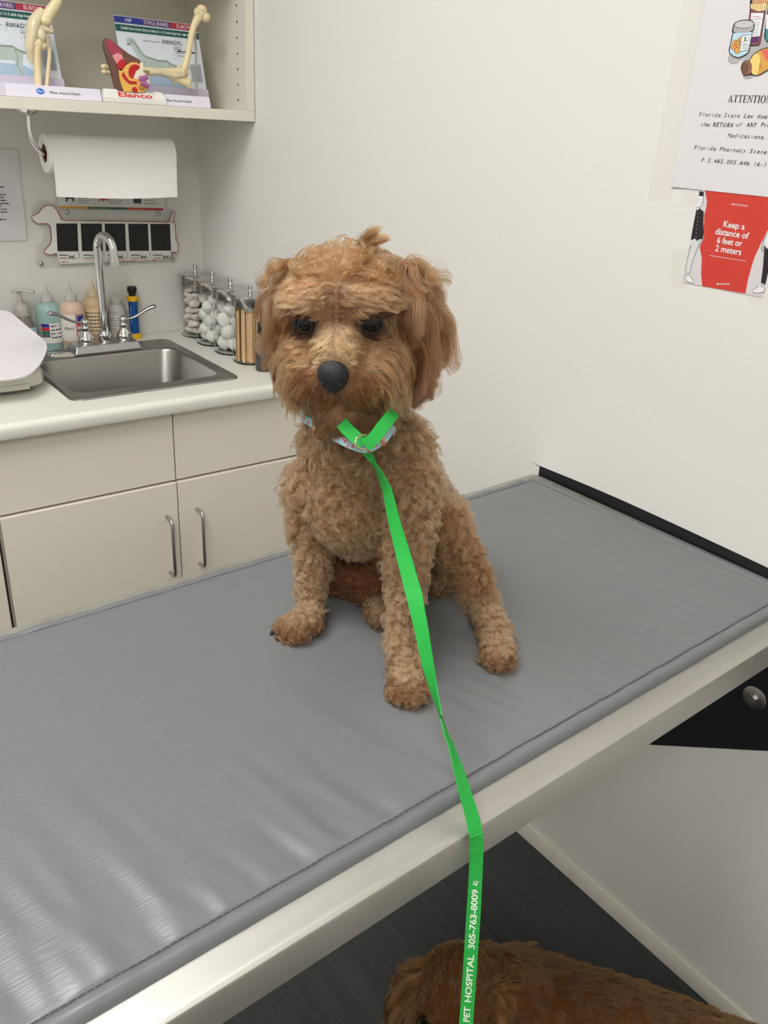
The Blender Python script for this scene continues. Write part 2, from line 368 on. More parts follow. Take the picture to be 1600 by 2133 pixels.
# ------------------------------------------------------------------ upper cabinet
t = thing('wall_cabinet', 'open cream wall cabinet above the sink holding the anatomical models', 'cabinet', (-.6, -.15, ZS))
cx0 = -1.35; ztop = 2.05; th = .0225
MB().box((cx0, -DS, ZS), (-.0015, -.0015, ZS+th)).build('bottom_shelf', LAMIN2, t, bevel=.0012)
sp = MB().box((-.0215, -DS, ZS+th), (-.0015, -.0015, ztop)).build('side_panel', LAMIN2, t, bevel=.0012)
for yy in (-DS+.043, -.05):
    for k in range(8): MB().lathe([(.0001, 0), (.0027, 0)], (-.0217, yy, ZS+th+.022+.032*k), (-1, 0, 0), 10).build('pin_hole', DARK, sp)
MB().box((cx0, -DS, ZS+th), (cx0+.02, -.0015, ztop)).build('side_panel', LAMIN2, t, bevel=.0012)
MB().box((cx0+.02, -.0115, ZS+th), (-.0215, -.0015, ztop)).build('back_panel', LAMIN2, t)
MB().box((cx0+.02, -DS+.012, 1.602), (-.0217, -.0117, 1.621)).build('middle_shelf', LAMIN2, t, bevel=.001)
MB().box((cx0, -DS, ztop), (-.0015, -.0015, ztop+.02)).build('top_panel', LAMIN2, t)
MB().lathe([(.0001, -.006), (.009, -.006), (.010, -.003), (.010, 0)], (-.14, -.16, ZS-.0003)).build('shelf_plug', mat('plug', srgb(196, 190, 176), .5), t, smooth=40)

# paper towel and its holder
ry, rz = -.17, 1.2165; rx0, rx1 = -.452, -.158; rr = .0405
t = thing('paper_towel_holder', 'chrome paper towel holder screwed under the wall cabinet', 'towel holder', (-.475, ry, ZS))
MB().lathe([(.0001, -.013), (.006, -.0125), (.014, -.010), (.022, -.005), (.024, -.0006)], (-.478, ry, ZS)).build('mounting_cup', CHROME, t, smooth=50)
b = MB(); b.tube(bez([(-.477, ry, ZS-.011), (-.478, ry, ZS-.035), (-.477, ry, ZS-.055), (-.467, ry, rz+.012), (-.455, ry, rz+.001), (-.438, ry, rz)], 30), .0052, 14)
b.build('arm', CHROME, t, smooth=60)
MB().tube([(-.440, ry, rz), (rx1+.006, ry, rz)], .0046, 12).build('bar', CHROME, t, smooth=60)
MB().ell((rx1+.008, ry, rz), (.004, .006, .006)).build('end_knob', CHROME, t, smooth=60)
t = thing('paper_towel_roll', 'white embossed paper towel roll with a loose sheet hanging', 'paper towel', (-.3, ry, rz))
b = MB(); N = 48; L = []
def ring(x, r): return [(x, ry+r*math.cos(2*math.pi*k/N), rz+r*math.sin(2*math.pi*k/N)) for k in range(N)]
b.loops([ring(rx0+.001, .0195), ring(rx0, .0200), ring(rx0, rr-.001), ring(rx0+.001, rr), ring(rx1-.001, rr), ring(rx1, rr-.001), ring(rx1, .0200), ring(rx1-.001, .0195), ring(rx0+.001, .0195)], False, False)
b.build('roll', TOWEL, t, smooth=40)
b = MB(); b.loops([ring(rx0+.0015, .0194), ring(rx1-.0015, .0194), ring(rx1-.0015, .0180), ring(rx0+.0015, .0180), ring(rx0+.0015, .0194)], False, False)
b.build('cardboard_core', mat('cardboard', srgb(120, 88, 58), .85), t, smooth=40)
def sheet(u, v):
    s = v*.146; a0 = math.radians(100)             # leaves the roll at the front, hangs down
    arc = rr*math.radians(100)
    wob = .0035*math.sin(5*u+1.2)*max(0, (s-arc)/.06)
    if s < arc:
        a = a0+s/rr; y, z = ry+(rr+.0012)*math.cos(a), rz+(rr+.0012)*math.sin(a)
    else:
        q = s-arc; y = ry-(rr+.0012)*math.cos(math.radians(20))+.10*q*.3+wob; z = rz+(rr+.0012)*math.sin(math.radians(200))-q*.98
    return (rx0+.006+u*(rx1-rx0-.004)+.010*v*(0.4-u)*.3, y, z-.004*v*math.sin(3*u))
MB().grid(sheet, 60, 30).build('loose_sheet', TOWEL, t, smooth=80)

# ------------------------------------------------------------------ anatomical displays on the shelf
class Art(MB):
    """flat printing: layers of coloured shapes a hair apart on a plane given by fn(x, y, height)"""
    def __init__(s, fn, step=.000012): super().__init__(); s.fn = fn; s.k = 0; s.step = step
    def P(s, q): return s.fn(q[0], q[1], s.k*s.step)
    def shape(s, m, pts): s.k += 1; s.mat(m); s.poly([s.P(q) for q in pts]); return s
    def disc(s, m, c, rx, ry=None, n=28, rot=0):
        ry = rx if ry is None else ry; ca, sa = math.cos(rot), math.sin(rot)
        return s.shape(m, [(c[0]+rx*math.cos(t)*ca-ry*math.sin(t)*sa, c[1]+rx*math.cos(t)*sa+ry*math.sin(t)*ca) for t in np.linspace(0, 2*math.pi, n, endpoint=False)])
    def line(s, m, pts, w):
        s.k += 1; s.mat(m)
        pts = [np.array(q, float) for q in pts]
        n = len(pts); L = []; 
        for i in range(n):
            d = pts[min(i+1, n-1)]-pts[max(i-1, 0)]; d = d/ (np.linalg.norm(d)+1e-12); L.append((pts[i]+np.array((-d[1], d[0]))*w/2, pts[i]-np.array((-d[1], d[0]))*w/2))
        for i in range(n-1): s.poly([s.P(L[i][0]), s.P(L[i+1][0]), s.P(L[i+1][1]), s.P(L[i][1])])
        return s
    def text(s, m, txt, size, x, y, **k):
        s.k += 1; s.mat(m); kk = s.k*s.step
        write(s, txt, lambda a, b: s.fn(a, b, kk), size, x, y, **k); return s
    def scribble(s, m, x0, x1, y, h, seed=0):   # print too small to read
        s.k += 1; s.mat(m); r = random.Random(seed*977+int(y*1e5)); x = x0
        while x < x1:
            w = h*r.uniform(.8, 3.2); e = min(x1, x+w); hh = h*r.uniform(.75, 1)
            s.poly([s.P((x, y)), s.P((e, y)), s.P((e, y+hh)), s.P((x, y+hh))]); x = e+h*.6
        return s
class CurvedArt(Art):
    def shape(s, m, pts):
        if len(pts) != 4: return super().shape(m, pts)
        s.k += 1; s.mat(m); q = [np.array(c, float) for c in pts]; n = 8
        for i in range(n):
            a, b = i/n, (i+1)/n
            s.poly([s.P(q[0]+(q[1]-q[0])*a), s.P(q[0]+(q[1]-q[0])*b), s.P(q[3]+(q[2]-q[3])*b), s.P(q[3]+(q[2]-q[3])*a)])
        return s
CARD = mat('card_print', srgb(214, 220, 226), .4); LAV = mat('card_lavender', srgb(196, 190, 204), .5)
BLUEB = mat('band_blue', srgb(44, 58, 140), .45); PURB = mat('band_purple', srgb(92, 56, 118), .45); CRIMB = mat('band_crimson', srgb(176, 48, 70), .45); GRNB = mat('band_green', srgb(30, 88, 84), .45)
LT = mat('white_ink', srgb(232, 232, 232), .5); GREYINK = mat('grey_ink', srgb(128, 132, 138), .6); DKINK = mat('dark_print', srgb(52, 54, 60), .6)
BODYP = mat('dog_print', srgb(176, 190, 184), .5); BODYL = mat('dog_print_line', srgb(120, 128, 112), .5); SNOW = mat('print_ground', srgb(160, 184, 204), .5); SKEL = mat('print_skeleton', srgb(150, 152, 130), .5)
BONE = mat('bone_plastic', srgb(226, 208, 164), .42, bump=.25, bscale=70, var=.06, vscale=40)
CART = mat('bone_clear_resin', srgb(214, 200, 166), .25, var=.08, vscale=30)
CLEAR_GREY = mat('stand_rod', srgb(170, 166, 158), .35, .6)
LOGO = mat('logo_blue', srgb(38, 112, 200), .4)
STANDW = mat('display_base_white', srgb(226, 220, 232), .4)

def display(label, x0, x1, kind, edge, dy):
    zb = ZS+.0228; yf, ybk = -DS+.012+dy, -DS+.012+.105+dy
    t = thing('joint_model_display', label, 'anatomical model', ((x0+x1)/2, -DS+.06, zb), 'joint models on the shelf')
    b = MB(); h = .0235
    b.loops([[(x0, yf, zb), (x1, yf, zb), (x1, ybk, zb), (x0, ybk, zb)], [(x0+.002, yf+.004, zb+h), (x1-.002, yf+.004, zb+h), (x1-.002, ybk, zb+h), (x0+.002, ybk, zb+h)]])
    b.build('base', STANDW, t, bevel=.0012)
    fn = lambda u, v, k: (x0+.002+u, yf+.004*v/h-.0003-k, zb+v)
    W = x1-x0
    a = Art(fn)
    a.disc(LOGO, (W*.40-.012, .0122), .0082, .0055, rot=-.05); a.text(LT, 'Pfizer', .0042, W*.40-.012, .0103, align='c', shear=.2)
    write_serif
    a.text(INK, 'Pfizer Animal Health', .0046, W*.40+.006, .0092, bold=.008, width=.062)
    a.build('brand_print', None, t)
    # leaning picture card
    yb, lean = -DS+.072+dy, .045; cx1 = onY(*edge, yb)[0]; cx0 = cx1-.198; z0 = zb+.0238; H = .150
    W = cx1-cx0
    pf = lambda u, v, k: (cx0+u, yb+lean*v/H-.0008-k, z0+v)
    b = MB(); b.prism([(cx0, yb, z0), (cx1, yb, z0), (cx1, yb+lean, z0+H), (cx0, yb+lean, z0+H)], (0, .0026, 0.0006)); cardo = b.build('picture_card', CARD, t)
    a = Art(pf)
    a.shape(BLUEB, [(.0, H-.0135), (W*.33, H-.0135), (W*.33, H-.001), (.0, H-.001)]); a.shape(PURB, [(W*.33, H-.0135), (W*.66, H-.0135), (W*.66, H-.001), (W*.33, H-.001)]); a.shape(CRIMB, [(W*.66, H-.0135), (W, H-.0135), (W, H-.001), (W*.66, H-.001)])
    a.text(LT, 'HIP', .0075, W*.165, H-.0108, align='c'); a.text(LT, 'STIFLE (KNEE)', .0075, W*.49, H-.0108, align='c', width=W*.29); a.text(LT, 'ELBOW', .0075, W*.83, H-.0108, align='c')
    a.shape(GRNB, [(0, H-.030), (W, H-.030), (W, H-.0165), (0, H-.0165)])
    a.text(LT, 'Studies have shown that as many as 1 in 5 adult dogs have', .0055, .012, H-.0255, width=W*.72, shear=.15, bold=.01); a.scribble(LT, W*.80, W*.95, H-.0255, .0045, 3)
    a.text(DKINK, 'RIMADYL', .0080, W*.53, H-.046, width=W*.24); a.text(GREYINK, '(carprofen)', .003, W*.66, H-.052)
    a.scribble(INK, W*.70, W*.95, H-.060, .0032, 5)
    a.shape(SNOW, [(.004, .022), (W*.3, .038), (W*.62, .036), (W*.8, .020), (W*.62, .008), (.004, .010)])
    d = [(.10, .78), (.13, .83), (.19, .82), (.24, .70), (.30, .58), (.45, .535), (.55, .54), (.60, .50), (.66, .47), (.72, .47), (.78, .50), (.74, .44), (.64, .43), (.63, .36), (.60, .26), (.61, .14), (.64, .10), (.58, .10), (.56, .22), (.54, .34), (.46, .33), (.33, .30), (.31, .20), (.31, .08), (.25, .08), (.27, .20), (.26, .36), (.23, .48), (.18, .60), (.15, .70), (.10, .71)]
    a.shape(BODYP, [(W*q[0], H*(q[1]*.88)) for q in d])
    a.line(BODYL, [(W*q[0], H*q[1]*.88) for q in ((.15, .79), (.20, .74), (.24, .62), (.30, .55), (.45, .51), (.55, .515), (.60, .47), (.66, .45), (.74, .46))], .0022)
    for k in range(9): a.line(SKEL, [(W*(.30+.022*k), H*.45), (W*(.305+.022*k), H*(.36-.004*k)), (W*(.295+.022*k), H*.30)], .0009)
    a.line(SKEL, [(W*.57, H*.44), (W*.58, H*.3), (W*.56, H*.24), (W*.60, H*.11)], .002); a.line(SKEL, [(W*.27, H*.44), (W*.28, H*.3), (W*.285, H*.1)], .002); a.line(DKINK, [(W*.102, H*.63), (W*.135, H*.645), (W*.15, H*.66)], .0014)
    for k, (u, v) in enumerate(((.30, .70), (.40, .70), (.52, .70), (.66, .63), (.68, .58), (.70, .54), (.74, .38), (.15, .40))): a.scribble(GREYINK, W*u, W*(u+.09), H*v, .0018, k); a.line(GREYINK, [(W*(u+.02), H*v), (W*(u-.02), H*(v-.09))], .0003)
    for k in range(20): a.scribble(GREYINK, W*.83, W*.965, H*(.44-.0125*k), .0011, k+20)
    a.scribble(GREYINK, W*.25, W*.85, H*.035, .0014, 51)
    a.build('printed_face', None, cardo)
    MB().prism([(cx0, yb-.004, zb+.0005), (cx1+.002, yb-.004, zb+.0005), (cx1+.002, yb-.004+.004, zb+h+.016), (cx0, yb-.004+.004, zb+h+.016)], (0, .003, 0)).build('card_holder', LAV, t)
    return t, zb, h, yb
tl, zb, hb, yb = display('white display stand with a plastic knee joint before a dog chart', -.552, -.3585, 'knee', (132, 178), 0)
# knee joint
Yk = -DS+.045
def K(x, y, dy=0): return onY(x, y, Yk+dy)
b = MB(); pth = bez([K(80, 181), K(79, 150), K(77, 125), K(76, 100), K(82, 86)], 16); n = len(pth)
b.tube(pth, [.0085+.0055*max(0, (i/n-.35)/.65)**1.2 for i in range(n)], 16, flat=(1, .85)); b.ell(K(74, 92), (.012, .012, .010)); b.ell(K(88, 94), (.010, .011, .009)); b.ell(K(66, 100), (.008, .009, .022)); 
b.build('tibia', BONE, tl, smooth=70)
b = MB(); b.tube(bez([K(97, 181), K(101, 140), K(103, 112), K(100, 98), K(91, 92)], 16), [.0032, .003, .003, .0032, .004, .005, .005, .005, .004, .004, .004, .004, .004, .004, .004, .004, .004, .004][:len(bez([K(97, 181), K(101, 140), K(103, 112), K(100, 98), K(91, 92)], 16))] if False else .0040, 12); b.build('fibula', BONE, tl, smooth=70)
b = MB(); pth = bez([K(120, 2), K(112, 14), K(100, 32), K(91, 46)], 14); n = len(pth)
b.tube(pth, [.0095+.003*(i/n) for i in range(n)], 16); b.ell(K(119, 3), (.0098, .0098, .005)); b.ell(K(94, 43), (.014, .013, .011)); b.build('femur', BONE, tl, smooth=70)
b = MB(); pth = bez([K(88, 22, .006), K(78, 36, .004), K(70, 50, .002), K(66, 72, 0), K(62, 92, -.002), K(63, 112, 0), K(66, 130, 0)], 24); n = len(pth)
b.tube(pth, [.010+.005*math.sin(math.pi*min(1, i/n*1.5)) if i/n < .66 else .013*max(.35, 1-(i/n-.6)*1.6) for i in range(n)], 16, flat=(1, .8)); b.tube(bez([K(76, 58), K(92, 60), K(110, 66)], 10), [.010, .0095, .009, .0085, .008, .0075, .007, .0065, .006, .0055, .005, .0045][:len(bez([K(76, 58), K(92, 60), K(110, 66)], 10))], 14)
b.ell(K(86, 74, -.006), (.010, .010, .013)); b.tube([K(94, 70, -.004), K(98, 84, -.002), K(96, 96, 0)], .006, 12)
b.build('joint_capsule', CART, tl, smooth=70)
tr, zb, hb, yb = display('white display stand with a plastic elbow joint on a thin rod', -.296, -.0985, 'elbow', (433, 203), .017)
Ye = -DS+.058
def E_(x, y, dy=0): return onY(x, y, Ye+dy)
b = MB(); pth = bez([E_(423, 22), E_(413, 36), E_(402, 60), E_(395, 95), E_(389, 125), E_(382, 146)], 26); n = len(pth)
b.tube(pth, [.0105-.0035*min(1, i/n*2.6)+.0012*max(0, i/n-.7)*3 for i in range(n)], 16); b.ell(E_(428, 36), (.0115, .011, .0105)); b.ell(E_(420, 20), (.012, .011, .010)); b.ell(E_(411, 26), (.008, .009, .010)); b.ell(E_(378, 149), (.010, .011, .009)); b.ell(E_(386, 150, .006), (.008, .010, .009)); b.build('humerus', BONE, tr, smooth=70)
b = MB(); pth = bez([E_(392, 173), E_(372, 166), E_(345, 157), E_(315, 151), E_(270, 149), E_(235, 151), E_(216, 151)], 30); n = len(pth)
b.tube(pth, [.0105-.006*min(1, i/n*3) for i in range(n)], 14); b.ell(E_(391, 172), (.009, .009, .0125)); b.ell(E_(394, 180), (.007, .008, .005)); b.ell(E_(218, 150), (.007, .006, .005)); b.build('ulna', BONE, tr, smooth=70)
b = MB(); pth = bez([E_(372, 150, -.004), E_(350, 148, -.004), E_(320, 146, -.004), E_(270, 143, -.002), E_(216, 139)], 24); n = len(pth)
b.tube(pth, [.0085-.0038*min(1, i/n*3) for i in range(n)], 14); b.ell(E_(372, 151, -.004), (.009, .009, .008)); b.ell(E_(217, 139), (.0075, .006, .0055)); b.build('radius', BONE, tr, smooth=70)
b = MB(); b.tube(bez([E_(310, 152, -.006), E_(330, 150, -.007), E_(352, 156, -.006), E_(366, 158, -.004), E_(382, 154, -.004)], 16), .0085, 14, flat=(1, .8)); b.tube([E_(368, 150, -.004), E_(374, 138, -.002)], .005, 10); b.build('joint_capsule', CART, tr, smooth=70)
b = MB(); b.tube([E_(407, 62, .004), (E_(410, 205, .004)[0], Ye+.004, zb+hb)], .0023, 10); b.build('rod', CLEAR_GREY, tr, smooth=60)

# ear cross-section model
EARB = mat('ear_brown', srgb(112, 78, 66), .5, bump=.4, bscale=120, var=.2, vscale=60); EARP = mat('ear_pink', srgb(168, 62, 84), .4, var=.2, vscale=50); EARL = mat('ear_pale_pink', srgb(228, 150, 150), .4); EARR = mat('ear_red', srgb(190, 30, 38), .35)
EARY = mat('ear_fat_yellow', srgb(240, 186, 88), .45, bump=.3, bscale=300, var=.18, vscale=120); EARW = mat('ear_bone_white', srgb(238, 230, 206), .4); EARV = mat('ear_violet', srgb(168, 100, 150), .35); EARD = mat('ear_ochre', srgb(196, 140, 66), .4)
t = thing('ear_canal_model', 'coloured cut-away ear canal model on a white wedge stand', 'anatomical model', onY(280, 200, -DS+.03))
zb0 = ZS+.0228; ye = -DS+.0075
q0, q1 = onY(217, 217, ye), onY(346, 228, ye); x0, x1 = q0[0], q1[0]
b = MB(); b.loops([[(x0, ye-.006, zb0), (x1, ye-.006, zb0), (x1, ye+.020, zb0), (x0, ye+.020, zb0)], [(x0, ye-.006, zb0+.011), (x1, ye-.006, zb0+.011), (x1, ye+.020, zb0+.011), (x0, ye+.020, zb0+.011)], [(x0+.006, ye+.006, zb0+.026), (x1-.006, ye+.006, zb0+.026), (x1-.006, ye+.019, zb0+.026), (x0+.006, ye+.019, zb0+.026)]])
b.build('stand', mat('stand_ivory', srgb(232, 228, 222), .4), t, bevel=.0015)
a = Art(lambda u, v, k: ((x0+x1)/2+u, ye-.006+.012*(v/.015)-.0004-k, zb0+.011+v-.0002+k*.5)); a.text(REDINK, 'Elanco', .0086, 0, .0014, align='c', bold=.035, width=.076); a.build('brand_print', None, t)
ym = ye+.002; TH_ = .018
def G(x, y, d=0.0): return onY(x, y, ym+d)
def slab(pts, d0, d1, m, nm, par, bev=.0015):
    P = [G(x, y) for x, y in pts]
    return MB().prism([(q[0], ym+d0, q[2]) for q in P], (0, d1-d0, 0)).build(nm, m, par, bevel=bev)
slab([(219, 80), (226, 79), (236, 86), (254, 100), (270, 112), (292, 124), (296, 130), (297, 150), (309, 160), (312, 172), (308, 184), (300, 193), (246, 192), (241, 178), (234, 150), (226, 125), (218, 98)], 0, .017, EARB, 'ear_shell', t, .004)
def inlay(pts, m, k): 
    P = [G(x, y) for x, y in pts]; return MB().prism([(q[0], ym-.0006-.0011*k, q[2]) for q in P], (0, .0018+.0011*k, 0)).build('section_detail', m, t)
inlay([(220, 82), (226, 82), (240, 92), (252, 106), (258, 116), (250, 112), (244, 110), (233, 116), (226, 104)], EARP, 1)
inlay([(233, 116), (244, 110), (252, 111), (257, 122), (256, 132), (246, 138), (240, 128)], EARL, 1)
inlay([(246, 128), (254, 122), (262, 128), (258, 140), (252, 148), (246, 144), (243, 136)], EARR, 2)
inlay([(247, 142), (254, 146), (262, 136), (272, 130), (284, 130), (290, 136), (296, 131), (296, 152), (306, 160), (309, 172), (306, 184), (298, 192), (258, 191), (252, 176), (248, 160)], EARY, 2)
inlay([(268, 142), (274, 135), (282, 134), (290, 138), (288, 144), (282, 148), (278, 156), (275, 164), (268, 160), (266, 150)], EARR, 3)
inlay([(282, 148), (290, 143), (291, 130), (296, 131), (297, 150), (304, 156), (309, 164), (310, 174), (305, 178), (298, 168), (285, 166), (277, 162)], EARW, 3)
inlay([(256, 150), (262, 160), (268, 168), (284, 170), (284, 175), (268, 175), (258, 166), (252, 156)], EARR, 3)
inlay([(276, 182), (280, 180), (286, 188), (284, 192), (278, 192), (273, 188)], EARR, 3)
b = MB(); b.ell(G(296, 164, -.004), (.0085, .006, .006)); b.ell(G(303, 161, -.004), (.006, .005, .005)); b.tube([G(292, 172, -.004), G(303, 175, -.006), G(311, 181, -.008)], [.006, .0058, .0045], 12); b.build('cochlea', EARV, t, smooth=60)
MB().ell(G(294, 181, -.002), (.0075, .005, .007)).build('tympanic_bulla', EARD, t, smooth=60)

# ------------------------------------------------------------------ dachshund shaped body score board on the back wall
ACR = mat('clear_acrylic', (0.74, 0.76, 0.74), .12, alpha=.16)
SCRM = mat('score_panel_black', (0.010, 0.009, 0.008), .5, bump=.5, bscale=260); DACH = mat('dachshund_white', srgb(228, 226, 220), .35); DRED = mat('dachshund_red_line', srgb(150, 44, 46), .45)
PINKP = mat('print_pinkish', srgb(214, 190, 178), .5); AMB = mat('bar_amber', srgb(196, 150, 52), .5); OLV = mat('bar_olive', srgb(88, 96, 60), .5); RUST = mat('bar_rust', srgb(186, 84, 52), .5); BARR = mat('bar_red', srgb(178, 50, 48), .5)
t = thing('body_score_board', 'white dachshund shaped body condition board with five black panels', 'board', onY(225, 490, -.005))
yp = -.009
BW = lambda x, y, k=0.0: np.array(onY(x, y, yp-k))*np.array((1, 0, 1))+np.array((0, yp-k, 0))
def smooth_poly(pts, n=4): return [tuple(q) for q in bez([*pts, pts[0]], n*len(pts))[:-1]]
outer = [(68, 448), (66, 430), (74, 420), (88, 416), (112, 424), (122, 430), (122, 402), (345, 402), (350, 430), (362, 438), (368, 450), (366, 470), (372, 500), (370, 530), (360, 548), (84, 556), (76, 550), (76, 516), (90, 504), (94, 480), (84, 470), (66, 462)]
MB().prism([np.array(BW(x, y))+np.array((0, .0062, 0)) for x, y in outer], (0, -.004, 0)).build('acrylic_backing', ACR, t, bevel=.001)
bodyo = [(64, 451), (80, 444), (88, 432), (97, 427), (110, 428), (121, 440), (128, 457), (350, 463), (352, 462), (361, 438), (365, 439), (360, 463), (366, 470), (367, 500), (372, 508), (371, 529), (366, 526), (356, 526), (353, 532), (350, 540), (124, 550), (118, 528), (104, 532), (92, 527), (93, 522), (106, 508), (108, 496), (105, 470), (98, 466), (78, 467), (70, 460)]
MB().prism([BW(x, y, 0.0) for x, y in bodyo], (0, -.004, 0)).build('dachshund_plate', DACH, t, bevel=.0006)
a = Art(lambda x, y, k: BW(x, y, .0045+k), .00001)
top = [(128, 458), (121, 440), (110, 428.5), (97, 427.5), (88, 432.5), (80, 444.5), (64.5, 451), (70, 460), (78, 466.6), (98, 465.6), (104, 470), (107, 496), (105, 508), (93, 522), (92, 527), (104, 531.5), (118, 527.5)]
a.line(DRED, top, 1.5); a.line(DRED, [(120, 440), (128, 457), (136, 459.5), (350, 462.5), (352, 461), (361, 438.5), (364.5, 439.5), (360, 463), (365.5, 470), (366.5, 500), (371.5, 508), (370.5, 528), (365, 525.5), (356, 525.8)], 1.5); a.line(DRED, [(352, 461), (359.5, 463.4)], 1.1)
xs = [(117, 161), (168, 212), (218, 260.5), (267, 308), (313, 354)]
for k, (xa, xb) in enumerate(xs):
    ya, yb_ = 465.5+k*.2, 523.5-k*.35
    a.shape(SCRM, [(xa, ya), (xb, ya), (xb+2.5, yb_), (xa+3, yb_)])
for k, (xa, xb) in enumerate(xs):
    a.line(DRED, [(xb+4, 523), (xb+4.5, 536), (xb+1, 538), (xa+8, 539)], .7)
    cx = xa+14; a.line(DKINK, [(cx-8, 532), (cx, 531), (cx+9, 532.5)], 1.9); a.scribble(GREYINK, cx-7, cx+9, 536.5, 1.6, k)
    dx = xa+29; a.shape(BODYL, [(dx-6, 531), (dx-3, 530), (dx-2, 533), (dx+7, 533), (dx+9, 530), (dx+9, 534), (dx+8, 540), (dx+6, 540), (dx+6, 537), (dx, 537), (dx, 540), (dx-2, 540), (dx-3, 534)])
a.text(PINKP, 'CANINE', 4.2, 173, 545.5, width=27) if False else None
for tx, x_, w_, m_ in (('CANINE', 173, 27, PINKP), ('BODY CONDITION SCORE', 202, 80, DRED), ('TOOL', 284, 14, PINKP)):
    a.k += 1; a.mat(m_); kk = a.k; write(a, tx, lambda u, v: BW(u, v, .0045+kk*.00001), -3.6, x_, 545, width=w_)
a.line(DRED, [(122, 547), (143, 546)], .8); a.shape(DRED, [(129, 543), (133, 545), (137, 542.5), (133, 546.5)]); a.shape(DRED, [(318, 540.5), (321, 541.5), (324, 540.5), (321, 544.5)]); a.scribble(PINKP, 327, 341, 541, 2.5, 9)
a.build('printed_panels', None, t)
MB().prism([BW(x, y, 0) for x, y in [(121, 405), (343, 405), (341, 440), (122, 434)]], (0, -.002, 0)).build('legend_strip', mat('legend_card', srgb(206, 208, 200), .4), t)
a = Art(lambda x, y, k: BW(x, y, .0024+k), .00001)
barx = [(122, 182, AMB), (182, 226, OLV), (226, 264, GRNB), (264, 300, RUST), (300, 340, BARR)]
for xa, xb, m_ in barx: a.shape(m_, [(xa, 429+(xa-122)*.022), (xb, 429+(xb-122)*.022), (xb, 434+(xb-122)*.022), (xa, 434+(xa-122)*.022)])
a.shape(DKINK, [(134, 406), (140, 407.5), (153, 406), (155, 403), (159, 404), (157, 408), (154, 413), (154, 420), (151, 420), (150.5, 414), (141, 414), (140, 420), (137, 420), (137, 412), (139, 409)])
a.shape(BARR, [(206, 414), (226, 414), (226, 416), (225, 423), (224, 423), (224, 417), (208, 417), (208, 423), (207, 423), (206, 416)]); a.shape(RUST, [(211.5, 407), (216, 407), (217.5, 414), (213, 414)]); a.shape(RUST, [(214, 417), (217, 417), (216.5, 421), (214.5, 420)])
a.shape(DKINK, [(277, 413), (294.5, 413.5), (294, 424), (279, 423.5)])
for k in range(4): a.scribble(GREYINK, 163, 187-(k % 2)*4, 407+k*5, 1.8, k); a.scribble(GREYINK, 229, 256-(k % 2)*5, 409+k*4.6, 1.8, k+7)
for k in range(2): a.scribble(GREYINK, 300, 322+k*9, 416.5+k*6.5, 1.8, k+17)
for xx in (199, 267): a.line(GREYINK, [(xx, 404), (xx, 427)], .5)
a.build('legend_print', None, t)
for x, y in ((140, 442), (331, 446), (86, 549), (360, 541)): MB().lathe([(.0001, .004), (.004, .0035), (.0055, .0015), (.0055, 0)], BW(x, y, .0005), (0, -1, 0), 18).build('standoff_screw', NICKEL, t, smooth=50)

# paper notice at the left frame edge
t = thing('paper_notice', 'white printed notice in a plastic sleeve left of the dachshund board', 'notice', onY(20, 450, -.003))
q = [onY(-60, 340, -.0015), onY(41, 398, -.0015), onY(54, 500, -.0015), onY(-40, 503, -.0015)]; x1 = q[1][0]; z1, z0 = 1.215, q[2][2]
def notice(u, v): return (-.70+u*(-.4675+.70)+.006*v*u, -.0022-.0035*(1-v)*u-.0008*math.sin(7*v), z0+(z1-z0)*v)
MB().grid(notice, 10, 14).build('sheet', PAPER, t, smooth=80)
a = Art(lambda x, y, k: np.array(onY(x, y, -.0062-k)))
for k, (y, w, s) in enumerate(((391, 9, 3), (407, 12, 2.6), (413, 8, 2.6), (419, 13, 2.6), (425.5, 20, 2.6), (431, 4, 2.6), (437.5, 14, 2.6), (443.5, 16, 2.6), (459, 13, 2.8))): a.scribble(DKINK, -30, w, y-s, s, k)
a.build('print', None, t)

# ------------------------------------------------------------------ bottles behind the sink
def plastic(n, col, rough=.3, trans=.35): return mat(n, col, rough, trans=trans, ior=1.35)
def label_arc(par, c, r, z0, z1, a0, a1, m, nm='label', art=None):
    b = MB(); b.grid(lambda u, v: (c[0]+r*math.cos(a0+(a1-a0)*u), c[1]+r*math.sin(a0+(a1-a0)*u), z0+(z1-z0)*v), 16, 2)
    o = b.build(nm, m, par, smooth=80)
    if art:
        a = CurvedArt(lambda u, v, k: (c[0]+(r+.0003+k)*math.cos(a0+(a1-a0)*u), c[1]+(r+.0003+k)*math.sin(a0+(a1-a0)*u), z0+(z1-z0)*v)); art(a); a.build('label_print', None, o)
    return o
LABW = mat('label_white', srgb(226, 220, 214), .5); LBLUE = mat('label_blue', srgb(40, 50, 140), .45); LRED = mat('label_red', srgb(196, 52, 58), .45); LGRN = mat('label_green', srgb(28, 112, 84), .45); LBLK = mat('label_grey', srgb(92, 92, 96), .5); LROSE = mat('label_border', srgb(172, 50, 52), .45)
NOZ = mat('translucent_nozzle', srgb(214, 212, 204), .35, trans=.3, ior=1.3)
CAM_A = math.atan2(CAMP[1]+.04, CAMP[0]+.38)
